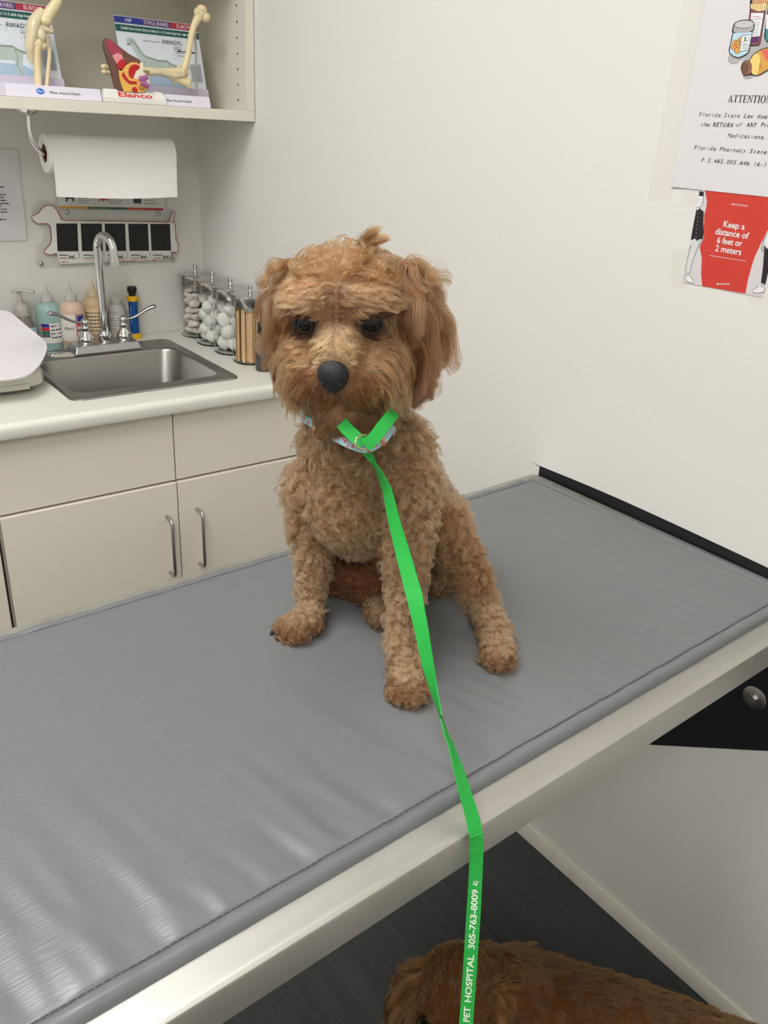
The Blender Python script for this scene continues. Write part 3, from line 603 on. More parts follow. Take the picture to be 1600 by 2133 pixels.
def bottle(name, label, px, h, r, m, neck, tip, tipm, mid=None):
    c = onZ(*px, HC); c = np.array((c[0], min(c[1], -.006-r), HC))
    t = thing(name, label, 'bottle', c, 'squeeze bottles behind the sink')
    b = MB().lathe([(r*.9, 0), (r, .004), (r, h*.80), (r*.97, h*.86), (r*.72, h*.95), (neck, h)], c, n=36); b.build('body', m, t, smooth=40)
    k = MB().lathe([(neck*1.12, h+.0002), (neck*1.12, h+.014), (neck*.8, h+.018), (neck*.35, h+.020)], c, n=28).build('cap', tipm, t, smooth=35)
    MB().lathe([(neck*.45, h+.0195), (neck*.34, h+.03), (.0016, h+tip), (.0008, h+tip+.001)], c, n=18).build('nozzle', tipm, k, smooth=50)
    return t, c
def drug_label(a):
    a.shape(LROSE, [(0, 0), (.03, 0), (.03, 1), (0, 1)]); a.shape(LBLUE, [(.06, .80), (.42, .80), (.42, .98), (.06, .98)]); a.shape(LRED, [(.06, .62), (.42, .62), (.42, .79), (.06, .79)]); a.shape(LGRN, [(.06, .44), (.42, .44), (.42, .61), (.06, .61)]); a.shape(LBLK, [(.06, .30), (.42, .30), (.42, .43), (.06, .43)])
    for k in range(4): a.scribble(DKINK, .47, .95, .82-.19*k, .075, k)
E2 = math.pi
t, c = bottle('squeeze_bottle', 'pale teal squeeze bottle with clear nozzle and colour-banded label', (107, 722), .117, .0315, plastic('teal_liquid', srgb(172, 206, 197), .3, .25), .0135, .045, NOZ)
label_arc(t, c, .0318, HC+.018, HC+.068, CAM_A-.75, CAM_A+1.0, LABW, art=drug_label)
t, c = bottle('squeeze_bottle', 'peach tinted squeeze bottle with clear nozzle behind the faucet handle', (157, 722), .119, .032, plastic('peach_liquid', srgb(228, 200, 178), .35, .2), .0135, .045, NOZ)
label_arc(t, c, .0323, HC+.022, HC+.088, CAM_A-1.2, CAM_A+1.1, LABW, art=lambda a: (a.shape(LROSE, [(.62, .0), (.96, .0), (.96, 1), (.62, 1)]), a.shape(LABW, [(.65, .03), (.94, .03), (.94, .97), (.65, .97)]), a.shape(LBLUE, [(.66, .74), (.93, .74), (.93, .96), (.66, .96)]), a.shape(LRED, [(.66, .56), (.93, .56), (.93, .73), (.66, .73)]), a.shape(LBLK, [(.66, .36), (.93, .36), (.93, .44), (.66, .44)]), a.text(INK, 'nfect', .15, .2, .42, width=.34)))
t, c = bottle('squeeze_bottle', 'amber tinted squeeze bottle half hidden by the faucet spout', (200, 712), .122, .029, plastic('amber_liquid', srgb(214, 186, 146), .35, .2), .014, .043, mat('amber_nozzle', srgb(220, 204, 170), .35, trans=.2))
label_arc(t, c, .0293, HC+.030, HC+.095, CAM_A-1.2, CAM_A+.9, mat('label_tan', srgb(222, 196, 154), .5), art=lambda a: (a.shape(LBLUE, [(.02, .74), (.14, .74), (.14, .98), (.02, .98)]), a.shape(LRED, [(.02, .5), (.14, .5), (.14, .72), (.02, .72)]), [a.scribble(DKINK, .22, .9, .80-.14*k, .05, k) for k in range(6)]))
t, c = bottle('squeeze_bottle', 'small frosted white squeeze bottle right of the faucet spout', (246, 706), .096, .022, plastic('frosted_white', srgb(216, 214, 210), .45, .25), .0135, .027, NOZ)
label_arc(t, c, .0223, HC+.015, HC+.070, CAM_A-1.2, CAM_A+1.2, LABW, art=lambda a: [a.scribble(GREYINK, .1, .92, .84-.13*k, .035, k) for k in range(7)])
# foam soap
c = onZ(50, 728, HC); c = np.array((c[0]+.004, -.0375, HC))
t = thing('soap_dispenser', 'clear foaming hand soap pump bottle behind the white scale', 'soap dispenser', c)
MB().lathe([(.030, 0), (.034, .004), (.035, .03), (.034, .05), (.029, .068), (.021, .082), (.019, .086)], c, n=36, sx=.8).build('body', mat('clear_soap_bottle', srgb(206, 196, 184), .08, trans=.7, ior=1.2), t, smooth=50)
MB().lathe([(.0285, .003), (.0305, .02), (.0300, .045), (.0001, .046)], c, n=32, sx=.8).build('soap_liquid', mat('soap_peach', srgb(214, 164, 128), .25, trans=.2), t, smooth=50)
k = MB().lathe([(.0185, .0865), (.0185, .103), (.016, .112), (.009, .116), (.0055, .118), (.0055, .146)], c, n=28).build('pump', mat('pump_clear', srgb(200, 194, 186), .25, trans=.25), t, smooth=50)
b = MB(); top = c+np.array((0, 0, .148)); b.tube(bez([top+np.array((-.018, 0, -.002)), top, top+np.array((.014, -.01, .001)), top+np.array((.030, -.02, -.003))], 14), [.006]*3+[.007]*4+[.0065]*4+[.005]*2 if False else .006, 12, flat=(1.7, .6)); b.build('spout', NOZ, k, smooth=60)
label_arc(t, c, .0356, HC+.022, HC+.062, CAM_A-.9, CAM_A+1.0, LABW, art=lambda a: (a.shape(mat('sky_label', srgb(170, 196, 214), .5), [(0, .5), (1, .75), (1, 1), (0, 1)]), a.shape(LBLUE, [(.2, .2), (.9, .36), (.9, .66), (.2, .48)]), a.scribble(LT, .3, .8, .40, .1, 2)))
# blue and yellow applicator
c = onZ(286, 706, HC); c = np.array((c[0], -.028, HC)); YEL = mat('yellow_plastic', srgb(236, 186, 36), .35); BLU = mat('blue_plastic', srgb(18, 82, 152), .35)
t = thing('applicator_tube', 'slim blue tube with yellow collar, yellow foot and black cap', 'applicator', c)
MB().lathe([(.017, 0), (.0175, .004), (.016, .012), (.0125, .014)], c, n=28).build('foot', YEL, t, smooth=40)
MB().lathe([(.0118, .014), (.0118, .100)], c, n=28).build('barrel', BLU, t, smooth=40)
MB().lathe([(.0125, .100), (.0158, .101), (.0158, .112), (.0125, .114)], c, n=28).build('collar', YEL, t, smooth=40)
MB().lathe([(.009, .1142), (.0095, .122), (.0125, .124), (.0135, .132), (.0115, .138), (.0001, .138)], c, n=8).build('cap', BLACK, t)
label_arc(t, c, .0120, HC+.035, HC+.095, CAM_A-.9, CAM_A-.3, BLU, 'side_print', art=lambda a: [a.scribble(LT, .35, .6, .1+.05*k, .03, k) for k in range(16)])

# ------------------------------------------------------------------ apothecary jars along the right wall
GLASS = mat('jar_glass', (0.985, 0.99, 0.985), .02, trans=1.0, ior=1.06)
LIDM = mat('jar_lid_steel', (0.58, 0.57, 0.56), .2, 1.0, rvar=.06, vscale=30)
COT = mat('cotton', srgb(240, 238, 232), .95, bump=.6, bscale=180); GAUZE = mat('gauze_pieces', srgb(232, 224, 216), .95, bump=.6, bscale=250); WOOD = mat('birch_stick', srgb(214, 178, 132), .7, var=.15, vscale=60, stretch=(1, 1, .1))
def jar(label, c):
    t = thing('apothecary_jar', label, 'jar', c, 'glass jars along the right wall')
    R, H = .046, .150
    MB().lathe([(.0001, .0002), (R-.003, .0002), (R, .003), (R, H), (R-.0022, H), (R-.0022, .005), (R-.004, .004), (.0001, .004)], c, n=48).build('glass', GLASS, t, smooth=40)
    l = MB().lathe([(R+.0022, H-.008), (R+.0026, H-.007), (R+.0026, H+.016), (R+.0010, H+.018), (R*.6, H+.0205), (.0001, H+.0215)], c, n=48).build('lid', LIDM, t, smooth=35)
    MB().lathe([(.0055, H+.0212), (.0062, H+.024), (.0042, H+.028), (.0038, H+.031), (.0055, H+.035), (.0060, H+.038), (.0045, H+.041), (.0001, H+.0415)], c, n=20).build('knob', LIDM, l, smooth=60)
    return t
jc = [onZ(403, 704, HC), onZ(443, 723, HC), onZ(487, 741, HC), onZ(533, 760, HC)]
jc = [np.array((-.053, y, HC)) for y in (-.064, -.166, -.270, -.374)]
jar('steel-lidded glass jar of gauze in the corner, furthest from the dog', jc[0])
jar('steel-lidded glass jar of cotton balls beside the gauze jar', jc[1])
jar('steel-lidded glass jar of cotton between the cotton balls and the wooden sticks', jc[2])
jar('steel-lidded glass jar full of wooden tongue depressors, half behind the dog ear', jc[3])
def fluff(name, label, cat, c, rad, m, rr, group):
    b = MB(); r_ = random.Random(int(c[1]*1e4)+int(rr*1e5))
    me = bpy.data.meshes.new(name); bm = bmesh.new(); bmesh.ops.create_icosphere(bm, subdivisions=3, radius=1)
    ph = [r_.uniform(0, 6) for _ in range(6)]
    for v in bm.verts:
        d = v.co.normalized(); k = 1+.10*math.sin(3*d.x+ph[0])*math.sin(4*d.y+ph[1])+.06*math.sin(7*d.z+ph[2])*math.sin(6*d.x+ph[3])
        v.co = Vector((d.x*rad[0], d.y*rad[1], d.z*rad[2]))*k
    for f in bm.faces: f.smooth = True
    bm.to_mesh(me); bm.free(); me.materials.append(m)
    o = bpy.data.objects.new(name, me); COL.objects.link(o); o.location = tuple(c); o.rotation_euler = (r_.uniform(-.5, .5), r_.uniform(-.5, .5), r_.uniform(0, 3))
    return tag(o, label, cat, group)
r_ = random.Random(5)
for k in range(7):
    for j in range(4):
        a = j*math.pi/2+k*.6; fluff('gauze_pad', 'folded off-white gauze pad stuffed in the corner glass jar', 'gauze', jc[0]+np.array((.0190*math.cos(a), .0190*math.sin(a), .0165+k*.0188)), (.0175, .0175, .0085), GAUZE, k*10+j, 'gauze pads in the corner jar')
for k in range(6):
    for j in range(3):
        a = j*2*math.pi/3+k*.9; fluff('cotton_ball', 'fluffy white cotton ball inside the second glass jar from the corner', 'cotton ball', jc[1]+np.array((.0195*math.cos(a), .0195*math.sin(a), .0225+k*.0198)), (.0190, .0190, .0165), COT, k*10+j, 'cotton balls in the glass jar')
for k in range(4):
    for j in range(3):
        a = j*2*math.pi/3+k*1.3+.4; fluff('cotton_wad', 'large white cotton wad inside the glass jar beside the wooden sticks', 'cotton wad', jc[2]+np.array((.0190*math.cos(a), .0190*math.sin(a), .0255+k*.0300)), (.0195, .0190, .0200), COT, k*10+j, 'cotton wads in the glass jar')
sticks = []
for k in range(26):
    a = 2*math.pi*k/26*1.0+.1; R = .0385 if k % 2 else .031
    P = jc[3]+np.array((R*math.cos(a), R*math.sin(a), .0045)); lean = .0012
    b = MB(); ta = np.array((-math.sin(a), math.cos(a), 0)); na = np.array((math.cos(a), math.sin(a), 0)); h = .128+r_.uniform(-.004, .008); w = .0042
    sh = [P+ta*(x)+np.array((0, 0, z)) for x, z in ((-w, .003), (-w*.6, 0), (w*.6, 0), (w, .003), (w, h-.004), (w*.6, h), (-w*.6, h), (-w, h-.004))]
    b.prism(sh, -na*.0014); o = b.build('tongue_depressor', WOOD); tag(o, 'flat wooden tongue depressor standing in the glass jar behind the dog ear', 'tongue depressor', 'tongue depressors in the glass jar')
for k in range(9):
    a = 3.3+k*.19; P = jc[3]+np.array((.0245*math.cos(a), .0245*math.sin(a), .0045))
    t = thing('cotton_swab', 'white-tipped wooden cotton swab standing among the tongue depressors', 'cotton swab', P, 'cotton swabs in the glass jar')
    MB().tube([P, P+np.array((0, 0, .124))], .0012, 8).build('stick', WOOD, t, smooth=60); MB().ell(P+np.array((0, 0, .128)), (.0030, .0030, .0075), 12, 8).build('cotton_tip', COT, t, smooth=70)
c = np.array((-.066, -.462, HC))
t = thing('dropper_bottle', 'small smoky bottle with a black cap by the sticks jar', 'bottle', c)
MB().lathe([(.019, 0), (.021, .003), (.021, .076), (.012, .086), (.011, .088)], c, n=32).build('body', mat('smoky_glass', srgb(120, 116, 112), .1, trans=.6, ior=1.2), t, smooth=50)
MB().lathe([(.0125, .0882), (.0145, .09), (.0145, .116), (.012, .119), (.0001, .119)], c, n=24).build('cap', BLACK, t, smooth=40)

# ------------------------------------------------------------------ scale on the worktop
SCB = mat('scale_body', srgb(214, 211, 198), .45); PANM = mat('scale_pan', srgb(236, 230, 234), .3); RUB = mat('rubber_foot', srgb(126, 126, 132), .5)
zs = HC+.012; t = thing('pet_scale', 'white weighing scale with a tilted corner pan, cut by the frame edge', 'scale', (-.72, -.30, HC))
def pz(x, y, z): return onZ(x, y, z)
pc = [(-140, 598), (-60, 660-16), (5, 648), (20, 652), (34, 662), (60, 685), (88, 706), (96, 714), (98, 722), (97, 732), (90, 748), (80, 764), (68, 777), (52, 784), (30, 788), (0, 790), (-80, 798)]
ztop = HC+.062
bodypx = [(100, 752), (96, 790), (84, 802), (62, 809), (-70, 824)]
# housing: chamfered block seen below the pan
def hz(z, g): 
    x1, y0 = -.566+g, -.405-g; return [(-.98, y0, z), (x1-.028, y0, z), (x1-.010, y0+.010, z), (x1, y0+.032, z), (x1, -.155, z), (x1-.012, -.135, z), (x1-.03, -.125, z), (-.98, -.125, z)]
b = MB(); b.loops([hz(zs, -.006), hz(zs+.005, -.001), hz(zs+.012, 0), hz(zs+.030, -.001), hz(zs+.036, -.006), hz(zs+.038, -.014)]); b.build('housing', SCB, t, bevel=.0015)
b = MB(); b.box((-.98, -.4075, zs-.001), (-.606, -.404, zs+.010)); b.build('trim_strip', SCB, t)
for fx, fy in ((-.640, -.372), (-.60, -.17)): MB().lathe([(.0001, -.012), (.018, -.0118), (.0195, -.006), (.0195, .002)], (fx, fy, zs), n=28).build('foot', RUB, t, smooth=40)
MB().lathe([(.03, 0), (.03, .014)], (-.66, -.27, zs+.038), n=24).build('pan_support', DARK, t, smooth=40)
zp = zs+.046
rimp = [onZ(x, y, zp+dz) for x, y, dz in ((98, 721, .006), (97, 732, .004), (91, 747, .002), (82, 762, .001), (70, 774, 0), (54, 783, 0), (32, 788, 0), (0, 791, 0), (-60, 796, 0))]+[np.array((-.98, -.43, zp)), np.array((-.98, -.09, zp+.075))]+[onY(x, y, yy) for x, y, yy in ((-60, 643, -.085), (5, 648, -.085), (18, 650, -.086), (30, 658, -.092), (60, 684, -.120), (84, 703, -.165), (94, 712, -.205))]
pcn = np.array((-.74, -.26, zp+.004))
def pan(g, dz): return [pcn+(q-pcn)*(1-g)+np.array((0, 0, dz)) for q in rimp]
b = MB(); b.loops([[pcn+(q-pcn)*.5+np.array((0, 0, -.004)) for q in rimp], pan(.10, -.004), pan(.012, -.0045), pan(.0, -.002), pan(-.004, .0), pan(.0, .0018), pan(.012, .001), pan(.05, -.0005), pan(.3, -.001), pan(.6, 0)], True, True); b.build('pan', PANM, t, smooth=60)

# ------------------------------------------------------------------ posters on the right wall
OUTL = mat('cartoon_outline', srgb(38, 30, 34), .6); CG = lambda n, *c: mat('cartoon_'+n, srgb(*c), .55)
u0 = -1.488; zb0 = 1.2575
t = thing('law_notice', 'white law notice in a sleeve with drawn medicine bottles above ATTENTION text', 'poster', (-.002, -1.62, 1.40))
def pp(u, v):
    y = -1.488-(u*.30); z = 1.2575+.33*v; return (-.0016-.0003*math.sin(5*u+2*v)**2-.0035*max(0, 1-u*14)*.4, y, z)
MB().grid(pp, 24, 20).build('paper', PAPER, t, smooth=80)
a = Art(lambda x, y, k: onX(x, y, -.0021-k))
G1, G2 = CG('lid_grey', 176, 172, 174), CG('glass_blue', 190, 216, 232); SH = CG('floor_grey', 178, 174, 172); OR = CG('pill_orange', 220, 156, 76); PU = CG('bottle_plum', 130, 76, 88); TAN = CG('cap_tan', 200, 152, 110); CRE = CG('cap_cream', 240, 212, 144); YE = CG('syrup_yellow', 238, 208, 120); OC = CG('syrup_ochre', 214, 160, 76); BR = CG('cap_brown', 112, 78, 60); BR2 = CG('cap_brown_side', 140, 100, 78); TE = CG('teal_bottle', 64, 140, 142); RD = CG('label_coral', 222, 106, 92); VI = CG('violet', 92, 50, 104)
a.shape(SH, [(1516, 120), (1520, 114), (1560, 100), (1590, 68), (1640, 68), (1640, 120), (1590, 150), (1560, 165), (1550, 164), (1546, 155), (1548, 122), (1535, 132), (1524, 134), (1517, 129)])
a.shape(OUTL, [(1568, -24), (1600, -24), (1599, 8), (1596, 22), (1596, 20), (1584, 92), (1580, 96), (1562, 97), (1558, 60), (1562, 20), (1562, 4)])
a.shape(PU, [(1564, 21), (1594.5, 21), (1582.5, 91), (1579, 94), (1561, 94), (1558, 60)]); a.shape(VI, [(1560, 78), (1580, 76), (1579, 88), (1562, 88)]); a.shape(LT, [(1565, 27), (1591, 27), (1583, 75), (1565, 77), (1562, 60)])
a.shape(CRE, [(1564, 8), (1598, 6), (1595.5, 21), (1580, 23.5), (1564, 18)]); a.shape(TAN, [(1567, 0), (1572, -10), (1600, -10), (1599, 4), (1585, 9), (1568, 9)])
for k in range(7): a.line(OUTL, [(1567.5+k*4.2, 10), (1567.5+k*4.1, 21)], .7)
a.line(OUTL, [(1564, 41), (1589, 40)], .6)
a.text(RD, '', 1, 0, 0) if False else a.line(CG('pink_logo', 226, 90, 130), [(1568, 36), (1570, 33), (1572, 36), (1574, 34), (1577, 36)], 1.3); a.line(DKINK, [(1577, 36), (1580, 34), (1582, 37), (1584.5, 35)], .9)
for k in range(7): a.scribble(GREYINK, 1572-k*.4, 1583-k*.6, 46+k*4.2, 1.1, k)
a.shape(OUTL, [(1600, 12), (1640, 12), (1640, 92), (1600, 90), (1594, 84), (1592, 76), (1593, 60)]); a.shape(TE, [(1595, 60), (1640, 66), (1640, 90), (1601, 88), (1595, 82)]); a.shape(LT, [(1597, 30), (1640, 30), (1640, 64), (1595, 60)])
a.shape(OUTL, [(1527.5, 52), (1532, 46), (1542, 42), (1556, 40.3), (1568, 43), (1572, 49), (1571, 62), (1568.5, 65), (1561, 109), (1553, 116), (1539, 122), (1528, 119), (1519.5, 112), (1518, 104), (1526, 68), (1524.5, 64)])
a.shape(G2, [(1528, 69), (1567, 66), (1559.5, 107.5), (1551, 114), (1538.5, 119.5), (1529, 117), (1521, 110.5), (1520, 104)]); a.shape(CG('glass_aqua', 176, 220, 222), [(1523, 107), (1530, 103), (1556, 104), (1555, 110), (1540, 116), (1530, 114)])
a.shape(G1, [(1527.5, 64), (1529.5, 53), (1543, 59), (1556, 59), (1570, 53), (1569, 62), (1556, 68), (1541, 69), (1530, 67)]); a.disc(OUTL, (1550, 50.8), 20.8, 8.6, rot=-.06); a.disc(CG('lid_top', 200, 196, 196), (1550.5, 50.6), 19.8, 7.8, rot=-.06); a.disc(G1, (1550.5, 49), 2.8, 1.6)
for (px, py, rx, ry, ro) in ((1541, 86, 5, 9, .5), (1530, 90, 4, 7, .3), (1536, 92, 4.5, 8, .6), (1530, 99, 7.5, 4.5, .1), (1538, 98, 4, 6, .3), (1536, 105, 5.8, 6, .2)): a.disc(OUTL, (px, py), rx+.7, ry+.7, rot=ro); a.disc(OR, (px, py), rx, ry, rot=ro)
a.shape(OUTL, [(1544.5, 74.3), (1567, 71.3), (1560.5, 104.5), (1540, 107.7)]); a.shape(LT, [(1545.2, 75.2), (1566, 72.3), (1559.8, 103.5), (1541, 106.7)]); a.line(OUTL, [(1543.5, 87.5), (1563.5, 85)], .6)
a.shape(CG('green_logo', 96, 140, 90), [(1549.5, 78), (1556, 77), (1553.5, 81.5), (1556.5, 85), (1549, 86), (1551.5, 82)])
for k in range(4): a.scribble(GREYINK, 1558, 1564, 77+k*2.4, 1, k)
for k in range(3): a.scribble(DKINK, 1546-k*.8, 1561-k*.6, 91+k*4.4, 1.3, k+4)
a.shape(OUTL, [(1561, 125), (1566, 116), (1575, 108), (1586, 102), (1605, 97), (1640, 90), (1640, 132), (1600, 146), (1584, 156), (1574, 158.5), (1566, 156), (1550, 158.5), (1545, 151), (1543, 142), (1546, 131), (1551, 127)])
a.shape(OC, [(1575, 109.5), (1590, 102.5), (1640, 92), (1640, 130), (1600, 144), (1582, 155), (1575, 157), (1584, 140), (1584, 122), (1580, 113)]); a.shape(RD, [(1586, 107), (1592, 103.5), (1640, 93), (1640, 118), (1596, 126), (1592, 116)])
a.shape(YE, [(1562.5, 125), (1570, 114), (1576, 110.5), (1582, 114.5), (1584, 125), (1582, 142), (1577, 155), (1572, 156.5), (1566, 152)]); a.shape(BR2, [(1548, 130), (1560, 125.5), (1566, 133), (1567, 142), (1564, 153), (1551, 157), (1546, 150)]); a.disc(BR, (1552, 142.5), 7, 12.5, rot=.15)
print_o = a.build('illustration', None, t)
a = Art(lambda u, v, k: (-.0021-k, -u, v))
def WU(x, y): q = onX(x, y, -.0021); return -q[1], q[2]
u, v = WU(1516, 213); a.k += 1; a.mat(INK); write_serif(a, 'ATTENTION', lambda p, q: (-.0022, -p, q), .0082, u, v)
S_ = .0050
def mline(txt, x, y, pitch_px, bold=.0, s=S_):
    u, v = WU(x, y); u2, _ = WU(x+pitch_px*len(txt), y)
    a.text(INK, txt, s, u, v, mono=(u2-u)/len(txt), shear=.2, bold=bold)
mline('Florida State Law does', 1455.5, 242.5, 6.85); mline('the', 1459, 263, 6.6); mline('RETURN', 1484, 263.5, 7.3, .02); mline('of', 1532.5, 264, 6.6); mline('ANY', 1554, 264, 7.6, .02); mline('Presc', 1584, 264, 6.8); mline('Medications.', 1515, 286, 7.0); mline('Florida Pharmacy State', 1445.5, 311, 7.0); mline('F.S.465.005,64b 16-1', 1460.5, 337, 6.95)
a.build('notice_text', None, t)
# clear sleeve edges and old tape
TAPE = mat('clear_tape', srgb(236, 226, 220), .25, alpha=.12)
b = MB(); b.grid(lambda u, v: (-.0009, -1.452-.04*u, 1.236+.36*v+.004*u), 4, 8); o = b.build('plastic_sleeve', TAPE, t)
t = thing('distance_poster', 'red keep-a-distance poster with two drawn people, taped below the law notice', 'poster', (-.001, -1.60, 1.19))
PINKW = mat('poster_grey_white', srgb(214, 208, 208), .5)
a = Art(lambda x, y, k: onX(x, y, -.0009-k))
def Q(X, Y): return (1410+X*190/1600, 380+Y*250/2105)
def QQ(l): return [Q(*c) for c in l]
a.shape(PINKW, QQ([(400, 110), (1750, 220), (1640, 900), (1500, 2020), (430, 1815), (100, 1750), (240, 1000), (330, 480)]))
edgeL = [(445, 118), (490, 130), (510, 230), (530, 330), (525, 400), (505, 480), (485, 545), (478, 700), (470, 850), (480, 950), (460, 1010), (430, 1080), (400, 1130), (418, 1220), (437, 1330), (430, 1480), (425, 1600), (438, 1720), (445, 1818)]
edgeR = [(1205, 1952), (1222, 1850), (1250, 1700), (1290, 1560), (1320, 1450), (1370, 1300), (1440, 1150), (1480, 1060), (1540, 950), (1590, 850), (1700, 700), (1800, 230)]
a.shape(REDINK, QQ(edgeL+edgeR))
a.shape(LT, QQ([(395, 150), (478, 165), (462, 330), (440, 410), (410, 440), (350, 435), (370, 300)])); a.line(OUTL, QQ([(468, 245), (462, 330), (445, 400), (410, 436), (355, 432)]), 1.0); a.shape(OUTL, QQ([(398, 152), (474, 165), (470, 245), (386, 236)]))
for l in ([(380, 300), (405, 296)], [(425, 300), (448, 302)], [(384, 325), (390, 328)], [(432, 330), (440, 332)], [(410, 345), (425, 360), (408, 362)], [(390, 392), (420, 400)]): a.line(OUTL, QQ(l), .7)
a.shape(OUTL, QQ([(345, 470), (372, 488), (400, 450), (430, 480), (468, 505), (474, 545), (466, 700), (474, 900), (455, 1000), (405, 992), (352, 1028), (318, 982), (264, 1010), (246, 998), (300, 700)]))
for k in range(7): a.disc(LT, Q(370-6*k, 545+68*k), .7)
a.shape(mat('trouser_white', srgb(216, 216, 214), .5), QQ([(250, 1012), (318, 990), (352, 1030), (405, 995), (450, 1005), (380, 1130), (300, 1350), (232, 1590), (140, 1570), (175, 1350), (235, 1110)]))
a.line(OUTL, QQ([(255, 1100), (235, 1160), (190, 1330), (142, 1566), (232, 1586), (255, 1440), (330, 1240), (400, 1060), (410, 1000)]), .9); a.line(OUTL, QQ([(450, 1008), (425, 1085), (395, 1085)]), .8); a.line(OUTL, QQ([(215, 1190), (240, 1110)]), .7)
a.shape(LT, QQ([(150, 1620), (185, 1640), (215, 1625), (270, 1690), (308, 1750), (290, 1770), (190, 1745), (140, 1700)])); a.line(OUTL, QQ([(172, 1590), (168, 1630), (190, 1642), (212, 1625), (210, 1590)]), .8); a.line(OUTL, QQ([(150, 1620), (140, 1700), (190, 1745), (290, 1768), (308, 1750), (270, 1690), (225, 1630)]), .9)
a.shape(LT, QQ([(1600, 850), (1700, 850), (1700, 1150), (1590, 1165), (1540, 1090), (1490, 1110), (1540, 970)])); a.line(OUTL, QQ([(1600, 880), (1540, 970), (1487, 1110), (1490, 1190), (1510, 1225), (1530, 1130), (1530, 1030), (1570, 950)]), .9); a.shape(OUTL, QQ([(1540, 1110), (1585, 1165), (1640, 1130), (1700, 1130), (1660, 1500), (1590, 1600), (1550, 1785), (1475, 1765), (1510, 1500), (1525, 1300)]))
a.shape(LT, QQ([(1475, 1800), (1500, 1840), (1530, 1820), (1545, 1830), (1530, 1920), (1400, 1945), (1318, 1920), (1340, 1880)])); a.line(OUTL, QQ([(1480, 1785), (1475, 1820), (1500, 1842), (1530, 1800)]), .8); a.line(OUTL, QQ([(1440, 1815), (1345, 1880), (1318, 1915), (1400, 1945), (1530, 1920), (1545, 1835)]), .9)
def wr(txt, s, X, Y, X2, al='c', **kw):
    x, y = Q(X, Y); x2, y2 = Q(X2, Y); a.k += 1; a.mat(LT); kk = a.k*a.step
    q0, q1 = onX(x, y, -.0009), onX(x2, y2, -.0009); w = q0[1]-q1[1]; write(a, txt, lambda p, q: (-.0009-kk, q0[1]-p, q0[2]+q), s, 0, 0, width=w, **kw)
wr('Keep a', .0078, 808, 778, 1190, bold=.018); wr('distance of', .0078, 670, 905, 1270, bold=.018); wr('6 feet or', .0078, 700, 1058, 1150, bold=.018); wr('2 meters', .0078, 670, 1200, 1140, bold=.018); wr('#StopTheSpread', .0024, 955, 392, 1250, shear=.15)
x, y = Q(575, 1295)
a.k += 1; a.mat(PINKW)
for k in range(20): a.poly([a.P(Q(575+k*32, 1275+k*5.0)), a.P(Q(575+k*32+26, 1275+k*5+4)), a.P(Q(575+k*32+26, 1291+k*5)), a.P(Q(575+k*32, 1287+k*5))])
a.scribble(PINKW, *[Q(700, 0)[0], Q(920, 0)[0]], Q(0, 1770)[1], 3, 4)
a.build('printed_sheet', None, t)
b = MB()
for x0_, y0_, x1_, y1_ in ((1398, 520, 1432, 600), (1560, 610, 1600, 632), (1420, 395, 1450, 430)): P = [onX(x0_, y0_, -.0016), onX(x1_, y0_, -.0016), onX(x1_, y1_, -.0016), onX(x0_, y1_, -.0016)]; MB().poly(P).build('tape_piece', TAPE, t)
# nicks in the paint

# ------------------------------------------------------------------ exam table
cT, sT = math.cos(TH), math.sin(TH)
def T(x, y, z): return np.array((cT*x-sT*(y+.82)-.012*min(1, max(0, (-1.32-y)/.53))*min(1, max(0, (x+.3)/.25)), sT*x+cT*(y+.82)-.82, z))
XW = -1.27
t = thing('exam_table', 'wall-mounted stainless steel exam table carrying the grey pad', 'table', T(-.6, -1.58, HT))
def rl(g, z, r): return [T(x, y, z) for x, y, _ in rrect(XW+g, XE-g, YN+g, YF-g, r, 0, 5)]
b = MB(); b.loops([rl(.010, ZSK, .004), rl(.0, ZSK, .012), rl(.0, HT-.0035, .012), rl(.0010, HT-.0012, .0115), rl(.0035, HT, .010)], False, True)
b.loops([rl(.010, ZSK, .004), rl(.010, ZSK+.002, .004), rl(.003, ZSK+.002, .011), rl(.003, HT-.0040, .011)], False, True)
b.build('tabletop', STEEL, t, smooth=40)
b = MB()
for yy in (YN+.12, YF-.12):
    b.prism([T(XW+.25, yy-.02, ZSK+.004), T(XE-.014, yy-.02, ZSK+.004), T(XE-.014, yy+.02, ZSK+.004), T(XW+.25, yy+.02, ZSK+.004)], (0, 0, HT-.0035-ZSK-.004))
b.build('support_frame', BLACK, t)

# padded mat
MX0, MX1, MY0, MY1 = -1.245, -.0565, -1.8208, -1.3439
ZM = HT+.0112
def axis(a, b_, n):
    e = [0, .0008, .002, .0035, .0055, .008, .011, .0126, .0132, .0136, .0142, .0150, .018, .024]
    return np.array([a+q for q in e]+list(np.linspace(a+.032, b_-.032, n))+[b_-q for q in e[::-1]])
xs_, ys_ = axis(MX0, MX1, 520), axis(MY0, MY1, 150)
rg = np.random.default_rng(11)
ph = rg.uniform(0, 6.28, 40); fq = rg.uniform(55, 330, 40); am = rg.uniform(.3, 1, 40)*(110/fq)**.7
Xg, Yg = np.meshgrid(xs_, ys_)
dx = np.minimum(Xg-MX0, MX1-Xg); dy = np.minimum(Yg-MY0, MY1-Yg); d = np.minimum(dx, dy)
h = .0082*np.ones_like(d)
h = np.where(d < .006, .0082*np.sqrt(np.clip(1-(1-np.clip(d, 0, .006)/.006)**2, 0, 1)), h)
h += .0012*np.exp(-((d-.0065)/.004)**2)                      # puffed hem
h -= .0016*np.exp(-((d-.0137)/.0008)**2)                     # stitched groove
h += .0022*(1-np.exp(-np.clip(d-.0137, 0, 1)/.012))          # padded field
pk = np.zeros_like(d)
